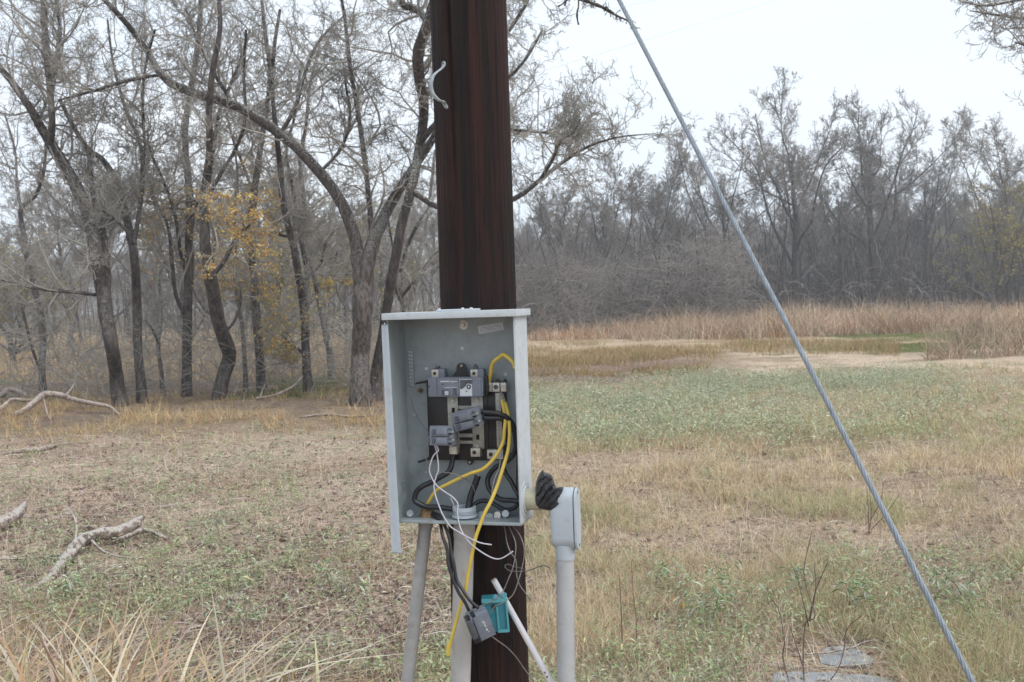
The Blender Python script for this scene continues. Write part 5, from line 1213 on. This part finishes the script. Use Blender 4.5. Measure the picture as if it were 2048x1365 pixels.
traced_tree("big forked oak with peeling trunk and a long dark limb arching to the upper left", (722, 812),
  [[(722, 812, 27), (720, 770, 23), (720, 720, 21.5), (722, 680, 21.5), (725, 620, 22), (727, 570, 24), (722, 510, 25)],
   [(724, 590, 20), (720, 530, 21), (708, 470, 19), (692, 425, 18), (665, 378, 17), (622, 325, 16), (575, 280, 15), (520, 240, 14.5), (465, 210, 13), (400, 190, 12.5), (350, 172, 12), (322, 150, 11), (298, 108, 9.5), (270, 68, 9), (240, 32, 8), (205, -4, 7), (178, -40, 5)],
   [(728, 590, 18), (734, 530, 19), (752, 470, 18), (778, 415, 15), (808, 365, 13), (842, 315, 11), (872, 265, 10), (905, 200, 8), (930, 120, 6)],
   [(745, 480, 9), (738, 400, 8), (728, 310, 8), (715, 220, 7), (700, 130, 6), (690, 40, 5), (676, -40, 4)],
   [(322, 150, 5), (285, 155, 6), (240, 165, 6), (195, 180, 5), (150, 192, 4), (118, 200, 2.5)],
   [(465, 212, 7), (455, 190, 6), (430, 150, 5), (400, 90, 4), (372, 20, 3)],
   [(560, 268, 6), (590, 215, 6), (612, 140, 5), (640, 80, 4), (690, 30, 3)],
   [(640, 345, 5), (680, 300, 5), (700, 240, 4), (690, 160, 3.5)]],
  mt=M_oak, crown=(19, 8, 7, 3), cl=(1.5, .55, .5, .55), drift=.22, twig=M_twig, grp=None, lo=.9)
# its neighbour whose limbs pass behind the pole and reach out to the right
traced_tree("lichen spotted oak just behind the big one whose limbs reach out right past the pole", (748, 802),
  [[(748, 802, 18), (754, 740, 14), (764, 680, 12), (776, 600, 11.5), (790, 520, 12), (806, 440, 11), (824, 370, 11), (838, 300, 11), (848, 220, 11.5), (838, 150, 12), (836, 105, 13), (852, 60, 12), (862, 20, 10), (880, -40, 8)],
   [(858, 45, 9), (835, 22, 9), (805, 8, 8), (790, -20, 7)],
   [(822, 380, 8), (870, 412, 8), (930, 425, 8), (990, 412, 7.5), (1040, 392, 7), (1082, 358, 6), (1130, 322, 4.5), (1180, 292, 3.4), (1240, 274, 2.2), (1310, 268, 1)],
   [(1082, 358, 5), (1105, 320, 4.5), (1120, 285, 4), (1150, 262, 3), (1160, 240, 2)],
   [(838, 290, 8), (880, 240, 8), (940, 200, 7), (1000, 170, 6), (1050, 120, 4), (1085, 60, 3)],
   [(900, 225, 7), (960, 250, 6), (1030, 260, 5), (1085, 265, 4), (1160, 275, 2.5)],
   [(838, 150, 8), (880, 90, 7), (930, 20, 6), (980, -60, 5)],
   [(930, 120, 6), (1000, 80, 5), (1045, 20, 4), (1075, -40, 3)]],
  mt=M_limbL, crown=(17, 8, 7, 3), cl=(1.45, .55, .5, .5), drift=.3, twig=M_twig, lo=.5)
traced_tree("leaning dark tree with a narrow twin stem second from the left", (240, 812),
  [[(240, 812, 17), (232, 750, 16), (222, 690, 15), (212, 630, 15), (203, 570, 15), (190, 500, 15), (175, 430, 15), (155, 380, 15), (130, 335, 14), (108, 300, 13), (85, 260, 11), (55, 210, 9), (20, 160, 8), (-30, 100, 6)],
   [(212, 625, 9), (216, 560, 9), (212, 500, 9), (202, 450, 9), (188, 400, 7), (182, 350, 6), (178, 312, 6), (168, 290, 4)],
   [(100, 290, 10), (104, 240, 9), (100, 180, 9), (94, 120, 9), (90, 60, 8), (86, 0, 7), (80, -60, 5)],
   [(102, 200, 6), (110, 140, 6), (120, 70, 5), (112, 0, 4)],
   [(190, 590, 5), (150, 585, 5), (90, 580, 4), (40, 570, 3), (0, 560, 2)]],
  mt=M_barkL, crown=(19, 8, 7, 3), cl=(1.9, .5, .5, .5), lo=.4)
traced_tree("slim dark tree forking into two high stems right of the twin stemmed one", (286, 806),
  [[(286, 806, 11), (279, 740, 10), (275, 680, 10), (274, 620, 10), (272, 560, 9.5), (266, 500, 9), (256, 450, 9), (244, 400, 8), (232, 360, 7), (205, 320, 7), (178, 300, 6), (150, 260, 5), (120, 200, 4)],
   [(266, 490, 7), (276, 440, 6), (283, 390, 6), (285, 330, 6), (278, 280, 6), (255, 230, 5), (240, 180, 5), (225, 120, 4), (215, 40, 3)],
   [(283, 350, 4), (290, 300, 4), (285, 220, 4), (290, 140, 3.5), (310, 60, 3)],
   [(262, 470, 4), (230, 440, 4), (200, 420, 3), (170, 415, 2)]],
  mt=M_barkL, crown=(17, 8, 7, 3), cl=(1.7, .5, .5, .5))
traced_tree("crooked slender tree near the left edge with a curving top", (86, 796),
  [[(86, 796, 8.5), (84, 740, 8), (86, 680, 8), (80, 620, 8), (64, 560, 7.5), (52, 500, 7), (44, 450, 6), (40, 418, 5.5), (56, 404, 5), (72, 390, 4.5), (88, 340, 4), (92, 280, 3)],
   [(80, 740, 4), (62, 690, 4), (50, 640, 3.5), (36, 590, 2.5)],
   [(42, 420, 4), (34, 360, 3.5), (30, 300, 3), (10, 230, 2)]],
  mt=M_barkG, crown=(12, 7, 6, 2), cl=(1.4, .5, .5, .5))
traced_tree("straight thick dark trunk in the middle of the left wood", (372, 793),
  [[(372, 793, 12.5), (373, 740, 11), (374, 680, 10.5), (375, 620, 10.5), (377, 560, 10.5), (378, 500, 10.5), (380, 440, 10.5), (378, 380, 9.5), (372, 320, 9), (370, 260, 8.5), (378, 200, 9), (388, 140, 8), (398, 60, 7), (402, -30, 6)],
   [(380, 430, 7), (400, 390, 6.5), (420, 350, 6), (428, 290, 5.5), (440, 220, 5), (470, 150, 4), (500, 60, 3)],
   [(376, 560, 5), (360, 500, 5), (352, 440, 4.5), (330, 370, 4), (300, 300, 3.5), (295, 260, 3)],
   [(374, 640, 5), (352, 590, 5), (344, 520, 5), (335, 450, 4), (310, 400, 4), (290, 330, 3)]],
  mt=M_barkL, crown=(18, 8, 7, 3), cl=(1.8, .5, .5, .5), leaf=(1800, .022, ORNG, (280, 370, 490, 600)))
traced_tree("dark trunk with an elbow bend wrapped in orange leaves", (432, 800),
  [[(432, 800, 14), (444, 760, 16), (458, 715, 16), (450, 685, 16), (438, 650, 14.5), (428, 600, 14), (418, 540, 13), (410, 490, 11), (408, 430, 10), (412, 370, 9), (420, 300, 8.5), (418, 230, 7), (424, 150, 6), (440, 60, 5), (436, -40, 4)],
   [(412, 400, 6), (440, 350, 5), (470, 300, 4.5), (490, 240, 4), (488, 150, 3.5), (492, 60, 3)],
   [(420, 560, 5), (450, 520, 5), (470, 480, 4), (500, 450, 3)],
   [(446, 670, 4), (470, 640, 4), (482, 600, 3.5), (478, 560, 2.5)]],
  mt=M_barkL, crown=(15, 7, 6, 2), cl=(1.5, .5, .5, .5), leaf=(4200, .022, ORNG, (290, 385, 560, 600)), lo=.3)
traced_tree("thin stem between the twin stemmed trees and the straight trunk", (326, 792),
  [[(326, 792, 6), (322, 740, 5), (316, 690, 5), (320, 650, 5), (322, 600, 4), (318, 560, 3.5), (330, 520, 3)],
   [(318, 690, 3), (305, 660, 3), (290, 640, 2)]],
  mt=M_barkG, crown=(9, 6, 5, 2), cl=(.9, .5, .5, .5))
traced_tree("slender grey trunk right of the orange leaved tree", (524, 785),
  [[(524, 785, 11), (520, 730, 10), (517, 680, 9.5), (512, 620, 9.5), (508, 560, 9), (504, 500, 9), (503, 440, 8), (508, 390, 7.5), (516, 340, 7), (522, 290, 6), (532, 230, 5), (540, 150, 4.5), (530, 60, 4), (520, -30, 3)],
   [(510, 400, 4.5), (490, 340, 4), (470, 290, 4), (455, 240, 3)],
   [(508, 470, 5), (545, 466, 5), (580, 472, 4), (590, 440, 3)]],
  mt=M_barkG, crown=(17, 8, 7, 3), cl=(1.6, .5, .5, .5), leaf=(700, .028, ORNG, (480, 280, 560, 520)))
traced_tree("double stemmed dark tree left of the big oak with low orange leaves", (618, 788),
  [[(618, 788, 11.5), (614, 740, 10), (611, 690, 9.5), (610, 640, 9.5), (604, 590, 9), (596, 540, 8.5), (586, 490, 8), (574, 440, 7), (564, 390, 6.5), (560, 330, 6), (552, 260, 5), (545, 180, 4.5), (548, 100, 4), (560, 20, 3)],
   [(608, 600, 8), (614, 550, 7.5), (606, 500, 7), (596, 450, 6), (590, 400, 5), (580, 350, 5), (572, 300, 4), (590, 230, 3.5), (600, 140, 3)],
   [(610, 560, 4), (640, 530, 4), (650, 490, 3.5), (670, 460, 2.5)],
   [(612, 720, 4), (598, 700, 4), (582, 690, 3), (570, 676, 2)]],
  mt=M_barkL, crown=(18, 8, 7, 3), cl=(1.6, .5, .5, .5), leaf=(1500, .028, ORNG + YGRN, (520, 560, 700, 720)), lo=.2)
traced_tree("bending slim stem just left of the big oak's trunk", (664, 760),
  [[(664, 760, 8), (658, 700, 8), (648, 650, 7.5), (638, 600, 7), (628, 550, 6.5), (618, 500, 6), (612, 440, 6), (606, 380, 5), (600, 320, 4.5), (612, 250, 4), (620, 170, 3), (640, 90, 2.5)],
   [(640, 600, 4), (652, 560, 3.5), (668, 530, 3), (676, 500, 2)]],
  mt=M_barkG, crown=(14, 7, 6, 2), cl=(1.3, .5, .5, .5), leaf=(1000, .028, ORNG + YGRN, (600, 560, 710, 740)))
traced_tree("very thin grey stem between the elbow trunk and the slender grey one", (492, 788),
  [[(492, 788, 6), (490, 730, 5.5), (486, 670, 5), (478, 610, 5), (470, 560, 4.5), (472, 500, 4), (468, 430, 3.5), (475, 360, 3), (470, 300, 2)]],
  mt=M_barkG, crown=(14, 6, 6, 2), cl=(1.1, .5, .5, .5))
traced_tree("thin dark stem in the gap right of the second oak", (812, 690), [[(812, 690, 6), (818, 640, 6), (826, 590, 6), (838, 520, 5), (850, 460, 4), (862, 380, 4), (870, 300, 3)],
   [(830, 560, 4), (815, 500, 4), (800, 440, 3)]], mt=M_barkG, crown=(14, 7, 6, 2), cl=(1.8, .5, .5, .5))
traced_tree("pale forked sapling rising left of the box behind the second oak", (800, 740), [[(800, 740, 5), (802, 680, 5), (806, 620, 5), (800, 560, 4.5), (812, 500, 4), (840, 440, 4), (868, 390, 3)],
   [(804, 610, 4), (790, 570, 4), (786, 500, 3), (776, 440, 2.5)], [(806, 590, 4), (830, 560, 4), (858, 520, 3), (880, 500, 2)]], mt=M_oak, crown=(14, 7, 5, 2), cl=(1.2, .5, .5, .5))
# tree outside the right edge whose twigs reach into the upper right corner
traced_tree("bare tree standing beyond the right edge with twigs reaching into the upper right corner", (2290, 772),
  [[(2290, 772, 18), (2285, 650, 16), (2270, 500, 15), (2260, 360, 13), (2240, 220, 11), (2230, 80, 9), (2220, -60, 7)],
   [(2235, 120, 7), (2180, 70, 6), (2120, 50, 5), (2060, 40, 4), (1990, 30, 3), (1940, 22, 1.5)], [(2240, 200, 7), (2190, 150, 6), (2130, 120, 5), (2070, 95, 3.5), (2030, 85, 2)], [(2235, 60, 6), (2170, 10, 5), (2110, -10, 4), (2040, 0, 3), (1975, 12, 2.5), (1930, 5, 1.5)]],
  mt=M_barkG, crown=(16, 8, 6, 2), cl=(1.2, .5, .5, .5), lo=.7)
# overhanging lichened branch of a tree behind the camera's right
bt = thing("bare_tree", "lichen covered branch tips hanging down at the top edge beside the guy wire", "tree", (3.9, 3.2, 0))
mb_pts = [np.array([3.9, 3.2, -.1, .13]), np.array([3.8, 3.4, 1.5, .12]), np.array([3.5, 3.9, 3.2, .10]), np.array([2.8, 4.6, 4.4, .07]), np.array([1.8, 5.6, 4.5, .04]), np.array([0.9, 6.3, 4.1, .025])]
e_ = [P(1120, -50, 6.6), P(1150, -8, 6.6), P(1180, 4, 6.6), P(1210, 18, 6.6), P(1238, 34, 6.6), P(1256, 42, 6.6), P(1275, 58, 6.6)]
V, F = one_tube([p[:3] for p in mb_pts] + [np.array(e_[0])], [p[3] for p in mb_pts] + [.016], 10, 50, True, .2); np_mesh("trunk", V, F, M_limbL, bt, None, True)
Q = catmull(np.c_[np.array(e_), np.linspace(.016, .003, 7)], 24)
pr = [tubes(Q[None, :, :3], Q[None, :, 3], 7, bump=.5)]
P1, R1 = grow(Q[None, :, :3], Q[None, :, 3], 46, .10, 1.2, 5, -.35, .0, 1, .6, .3, .003); pr.append(tubes(P1, R1, 5, bump=.5))
P2, R2 = grow(P1, R1, 5, .55, .9, 3, -.1, .1, 1, .7, .35, .002); pr.append(tubes(P2, R2, 4, bump=.5))
for pl_ in ([(1156, -10), (1157, 12), (1154, 30), (1157, 50)], [(1140, -6), (1128, 6), (1116, 14)], [(1130, -14), (1131, 4), (1130, 12)]):
    pr.append(tubes(catmull(np.array([[*P(u, v, 6.6), .006] for u, v in pl_]), 8)[None, :, :3], np.full((1, 8), .0055), 5, bump=.8))
V, F = merge(pr); np_mesh("crown", V, F, M_limbL, bt)

# ---- prototypes for the woods: free-standing bare trees in local space
def proto(seed, H, spread, lean=0.0, fork=.3, nl=6, cr=(9, 7, 5, 3), mt=M_barkG, tw=M_twigf, rt=.17, leaf=None, up=.22, tm=.011, low=0):
    global trng
    trng = np.random.default_rng(seed); r_ = trng
    t_ = thing("bare_tree", "p", "tree", (0, 0, 0))
    z = np.linspace(-.2, H * .62, 9); x = np.cumsum(r_.normal(0, .10 * H / 12, 9)) + lean * z; y = np.cumsum(r_.normal(0, .10 * H / 12, 9)); x -= x[0]; y -= y[0]
    T = catmull(np.c_[x, y, z, np.interp(np.linspace(0, 1, 9), [0, .08, .45, 1], [rt * 1.3, rt, rt * .75, rt * .3])], 26)
    parts = [tubes(T[None, :, :3], T[None, :, 3], 9, ridge=.2)]; limbs = [T[16:]]
    cz = H * .60; cx = T[-1, 0] * .7
    for k in range(nl + low):                   # limbs reach for a rounded dome
        f = fork + (1.0 - fork) * ((k + r_.random() * .6) / nl) if k < nl else r_.uniform(.12, .3); f = min(f, .99); i = int(f * 25); p0 = T[i, :3]; a = k * 2.4 + r_.normal(0, .3)
        el = (.15 + 1.15 * ((k * 5) % nl) / nl + r_.normal(0, .1)) if k < nl else r_.uniform(-.3, .2); el = min(el, 1.4)
        tgt = np.array([cx + math.cos(a) * math.cos(el) * H * .40 * spread, math.sin(a) * math.cos(el) * H * .40 * spread, cz + math.sin(el) * H * .34]) * [1, 1, r_.uniform(.93, 1.04)]
        dv = tgt - p0; L_ = np.linalg.norm(dv); tg = dv / L_; d = tg * .7 + r_.normal(0, .25, 3) + [math.cos(a) * .3, math.sin(a) * .3, .1]; d /= np.linalg.norm(d); pts = [p0]
        for j_ in range(6):
            d = d * .75 + .45 * (tgt - pts[-1]) / (np.linalg.norm(tgt - pts[-1]) + .2) + r_.normal(0, .13, 3); d /= np.linalg.norm(d); pts.append(pts[-1] + d * L_ / 6.3)
        rr_ = T[i, 3] * .46; q = catmull(np.c_[np.array(pts), np.linspace(rr_, rr_ * .22, 7)], 16); limbs.append(q); parts.append(tubes(q[None, :, :3], q[None, :, 3], 7, ridge=.2))
    V, F = merge(parts); np_mesh("trunk", V, F, mt, t_, None, True)
    Q = np.array([catmull(q[2:], 10) for q in limbs])
    P1, R1 = grow(Q[:, :, :3], Q[:, :, 3], int(cr[0] * 1.25), 1, .75, 7, up, .0, 1, .5, .17, tm * 1.4, absl=H * .155)
    P2, R2 = grow(P1, R1, cr[1], .5, .7, 5, up * .7, .1, 1, .6, .24, tm)
    P3, R3 = grow(P2, R2, cr[2], .5, .75, 4, .1, .15, 1, .65, .26, tm * .75)
    pp = [tubes(clampz(P1), R1, 5), tubes(clampz(P2), R2, 3), tubes(clampz(P3), R3, 3)]
    if cr[3]: P4, R4 = grow(P3, R3, cr[3], .55, .7, 3, .05, .2, 1, .7, .25, tm * .6); pp.append(tubes(clampz(P4), R4, 3))
    V, F = merge(pp); np_mesh("crown", V, F, tw, t_)
    if leaf: V, F, C = leaves_at(P3, leaf[0], leaf[1], leaf[2]); np_mesh("leaves", V, F, M_fol, t_, C)
    return t_
def place(src, used, x, y, rz, s, label, grp=None):
    """first use moves the prototype itself, later uses copy it with its parts"""
    if src.name in used:
        r = src.copy(); col.objects.link(r)
        for ch in src.children: c = ch.copy(); col.objects.link(c); c.parent = r
    else: r = src; used.add(src.name)
    r.location = (float(x), float(y), float(gh(x, y)) - .05); r.rotation_euler = (0, 0, rz); r.scale = (s, s, s)
    r["label"] = label; r["category"] = "tree"
    if "base" in r: del r["base"]
    if grp: r["group"] = grp
    elif "group" in r: del r["group"]
    return r
used = set()
pA = proto(1, 12.5, 1.05, .02, .30, 8, (15, 9, 7, 3), mt=M_barkL)           # broad oak
pB = proto(2, 13.5, 1.0, -.16, .35, 8, (15, 9, 7, 3), rt=.24, mt=M_barkL)   # leaning tall
pC = proto(3, 12.0, 1.1, .03, .24, 9, (14, 9, 7, 3), rt=.22, mt=M_barkL)
pD = proto(4, 9.0, 1.05, .05, .22, 8, (13, 8, 6, 3), low=2)      # small bushy
pE = proto(5, 8.0, 1.1, -.05, .16, 8, (12, 7, 6, 2), mt=M_barkG, low=3, leaf=(2600, .06, YGRN))
pF = proto(6, 11.0, .95, .04, .34, 8, (13, 8, 6, 3), rt=.14)
def at_u(u, D): return (u - 1024) / FPX * D * 1.0
RW = "bare trees of the far wood"
far_named = [
 (pA, 1452, 56, 1.3, .84, "bare tree with dark forked trunk just left of the guy wire in the far wood"),
 (pC, 1600, 58, .4, 1.06, "tall domed bare tree with dark limbs right of the guy wire"),
 (pC, 1752, 62, 4.1, 1.08, "broad domed bare tree standing broadest further right of the first domed one"),
 (pA, 1862, 70, 3.6, .92, "round topped bare tree right of the tallest domed one"),
 (pF, 2012, 58, 1.0, 1.10, "separate tall bare tree near the right edge above the yellowish one"),
 (pE, 1985, 46, 2.0, .78, "yellowish green leaved small tree at the right edge of the far wood"),
 (pE, 2110, 44, 4.0, .8, "yellowish tree just past the right edge"),
 (pD, 1130, 52, 1.0, .78, "low spreading bare tree right beside the pole above the box"),
 (pD, 1225, 56, 3.0, .86, "rounded bare tree second right of the pole"),
 (pF, 1310, 60, 5.0, .80, "narrow bare tree third right of the pole, short of the guy wire"),
 (pB, 1375, 64, .3, .62, "small dark limbed bare tree below the guy wire's middle"),
 (pD, 1690, 64, .9, .9, "smaller bare tree between the two tall domed ones"),
 (pA, 1940, 76, 1.9, .74, "bare tree with crooked branches left of the yellowish tree"),
]
for src, u, D, rz, s, lab in far_named: place(src, used, at_u(u, D), D, rz, s * (1.28 if src is pD or (src is pF and u < 1400) else 1.12 if u != 2012 else 1.06), lab)
pr2 = np.random.default_rng(9)
for i in range(46):
    u = 1040 + 1250 * (i + pr2.random()) / 46; D = pr2.uniform(64, 96)
    src = [pA, pC, pD, pF, pD, pF, pA][pr2.integers(0, 7)]; s = pr2.uniform(.66, .88) * (.82 if 1840 < u < 1970 else 1)
    place(src, used, at_u(u, D), D, pr2.uniform(0, 6.28), s, "bare grey tree in the crowded back rows of the far right wood", RW)
LW = "bare trees behind the left trunks"
for i in range(48):
    u = -280 + 1290 * (i + pr2.random()) / 48; D = pr2.uniform(62, 105) if i % 3 else pr2.uniform(30, 55)
    src = [pF, pD, pC, pF, pD, pA][pr2.integers(0, 6)]; s = pr2.uniform(.62, .86) if D > 50 else pr2.uniform(.55, .8)
    place(src, used, at_u(u, D), D, pr2.uniform(0, 6.28), s, "bare grey tree in the hazy rows behind the left trunks", LW)
for i, (u, D, s) in enumerate(((30, 30, .7), (560, 28, .75), (690, 32, .8))):
    place(pE, used, at_u(u, D), D, i * 1.7, s * .8, ["small tree with yellowing leaves at the far left behind the crooked one", "small yellow leaved tree behind the slender grey trunk", "small yellow leaved tree hidden behind the big oak"][i])
# ---- thickets and the distant woods: uncountable
def thicket(n, u0, u1, y0, y1, h, r, name, label, mat, arch=.5, thr=(.3, .5), L0=(.8, 2.4), K=4):
    Y = pr2.uniform(y0, y1, n); x = (pr2.uniform(u0, u1, n) - 1024) / FPX * Y
    m = pr2.random(n) < sm(fbm(x, Y, .16, 96), *thr); x, Y = x[m], Y[m]; n = len(x)
    top = h * (.5 + .9 * fbm(x, Y, .2, 97)); z = pr2.random(n) ** 1.3 * top
    a = pr2.random(n) * 6.283; el = pr2.uniform(.1, 1.3, n); d = np.stack([np.cos(a) * np.cos(el), np.sin(a) * np.cos(el), np.sin(el)], 1)
    L_ = pr2.uniform(*L0, n); PT = np.zeros((n, K, 3)); PT[:, 0] = np.stack([x, Y, z * .8], 1)
    for k in range(1, K): d = d + pr2.normal(0, .22, (n, 3)) + np.array([0, 0, -arch * .35]); d /= np.linalg.norm(d, axis=1, keepdims=True); PT[:, k] = PT[:, k - 1] + d * (L_ / (K - 1))[:, None]
    V, F = tubes(clampz(PT), r * (.5 + pr2.random((n, 1))) * np.linspace(1, .5, K)[None], 3)
    o = np_mesh(name, V, F, mat); tag(o, label, "undergrowth", kind="stuff"); return o
thicket(17000, 1030, 2400, 50, 78, 2.6, .012, "bare_thicket", "tangled grey bare undergrowth beneath the far right trees", M_twigd, thr=(.35, .6))
thicket(12000, 1000, 1500, 44, 60, 4.4, .012, "vine_thicket", "grey arching vines and brush right of the pole", M_twigf, arch=.8, thr=(.25, .5))
M_vine = simple("pale_vines", (.40, .36, .34), .9, 0, .3, 1)
thicket(420, 1000, 1900, 42, 56, 3.2, .009, "pale_vines", "pale arching dead vines in front of the far thicket", M_vine, arch=.9, thr=(.1, .4), L0=(.8, 2.2), K=6)
thicket(16000, -350, 1010, 72, 110, 4.2, .012, "wood_undergrowth", "grey brush behind the left trunks", M_twigf, thr=(.3, .5))
thicket(4500, -300, 1000, 17.5, 26, 1.6, .006, "low_brush", "thin low bare brush among the left trunks", M_twig, thr=(.35, .5), L0=(.4, 1.2))
def distant(n_t, n_w, u0, u1, y0, y1, H, name, label):
    Y = pr2.uniform(y0, y1, n_t); x = (pr2.uniform(u0, u1, n_t) - 1024) / FPX * Y; hh_ = H * pr2.uniform(.6, 1.0, n_t)
    PT = np.zeros((n_t, 5, 3)); PT[:, 0] = np.stack([x, Y, 0 * x - .2], 1)
    for k in range(1, 5): PT[:, k] = PT[:, k - 1] + np.stack([pr2.normal(0, .3, n_t), pr2.normal(0, .3, n_t), hh_ * .2], 1)
    parts = [tubes(PT, .16 * np.linspace(1, .35, 5)[None] * pr2.uniform(.6, 1.3, (n_t, 1)), 5)]
    i = pr2.integers(0, n_t, n_w); c = np.stack([x[i], Y[i], hh_[i] * .58], 1); d = pr2.normal(0, 1, (n_w, 3)); d /= np.linalg.norm(d, axis=1, keepdims=True)
    q = c + d * (hh_[i] * .40 * pr2.random(n_w) ** .45)[:, None] * [.85, .85, 1]; q[:, 2] = np.maximum(q[:, 2], .1)
    dd2 = d * .6 + pr2.normal(0, .45, (n_w, 3)) + [0, 0, .35]; dd2 /= np.linalg.norm(dd2, axis=1, keepdims=True); L_ = pr2.uniform(.8, 2.2, n_w)[:, None]
    PT = np.stack([q, q + dd2 * L_ * .5, q + (dd2 + pr2.normal(0, .25, (n_w, 3))) * L_], 1)
    parts.append(tubes(clampz(PT), .017 * (.5 + pr2.random((n_w, 1))) * np.linspace(1, .5, 3)[None], 3))
    V, F = merge(parts); o = np_mesh(name, V, F, M_twigf); tag(o, label, "wood", kind="stuff")
distant(260, 60000, 950, 2700, 96, 150, 10.5, "distant_wood", "far grey mass of bare woodland closing the view on the right")
distant(230, 42000, -700, 1050, 100, 150, 9.5, "distant_wood", "far grey mass of bare woodland closing the view on the left")
def stems(n, u0, u1, y0, y1, h0, h1, r, name, label, mat):
    Y = pr2.uniform(y0, y1, n); x = (pr2.uniform(u0, u1, n) - 1024) / FPX * Y; hh_ = pr2.uniform(h0, h1, n); K = 6; PT = np.zeros((n, K, 3)); PT[:, 0] = np.stack([x, Y, 0 * x - .1], 1); dr_ = pr2.normal(0, .12, (n, 2))
    for k in range(1, K): dr_ = dr_ + pr2.normal(0, .10, (n, 2)); PT[:, k] = PT[:, k - 1] + np.stack([dr_[:, 0] * hh_ / (K - 1), dr_[:, 1] * hh_ / (K - 1), hh_ / (K - 1)], 1)
    R1 = r * (.4 + 1.1 * pr2.random((n, 1)) ** 2) * np.linspace(1, .35, K)[None]; P2, R2 = grow(PT, R1, 5, .35, .7, 4, .2, .3, 1, .5, .25, .008)
    V, F = merge([tubes(PT, R1, 5), tubes(P2, R2, 3)]); o = np_mesh(name, V, F, mat); tag(o, label, "undergrowth", kind="stuff")
trng = np.random.default_rng(77)
stems(900, 1030, 2300, 48, 90, 2.0, 6.5, .055, "sapling_stems", "countless dark upright saplings crowding the far right wood", M_barkL)
stems(260, -300, 1000, 45, 95, 2.0, 6.0, .06, "sapling_stems", "thin dark upright saplings beyond the left meadow", M_barkL)
# ---- overhead wires
for (a0_, b0_, r_, lab) in (((700, 245, 45), (2300, -235, 60), .0045, "faint overhead wire crossing the pale sky behind the guy wire"), ((900, 70, 45), (1900, -130, 60), .004, "second fainter overhead wire near the top of the sky")):
    A1 = P(*a0_); B1 = P(*b0_); A2 = A1 + (A1 - B1) * 1.2; B2 = B1 + (B1 - A1) * .8; tq = np.linspace(0, 1, 60)[:, None]
    ln = A2 + (B2 - A2) * tq; ln[:, 2] -= 1.2 * (1 - (2 * tq[:, 0] - 1) ** 2) - .9
    V, F = tubes(ln[None], np.full((1, 60), r_), 5); o = np_mesh("overhead_wire", V, F, M_gry, None, None, True, origin=ln[0]); tag(o, lab, "wire", "overhead wires")
# ---- haze
hz = MB().box((0, 78, 9), (330, 190, 21)).build("haze", None); hz["kind"] = "stuff"
mh = bpy.data.materials.new("air"); mh.use_nodes = True; th = mh.node_tree; th.nodes.clear()
pv = th.nodes.new("ShaderNodeVolumePrincipled"); pv.inputs['Density'].default_value = 0.0023; pv.inputs['Color'].default_value = (.93, .96, 1, 1); pv.inputs['Anisotropy'].default_value = 0.2
mo = th.nodes.new("ShaderNodeOutputMaterial"); th.links.new(pv.outputs[0], mo.inputs['Volume']); hz.data.materials.append(mh)
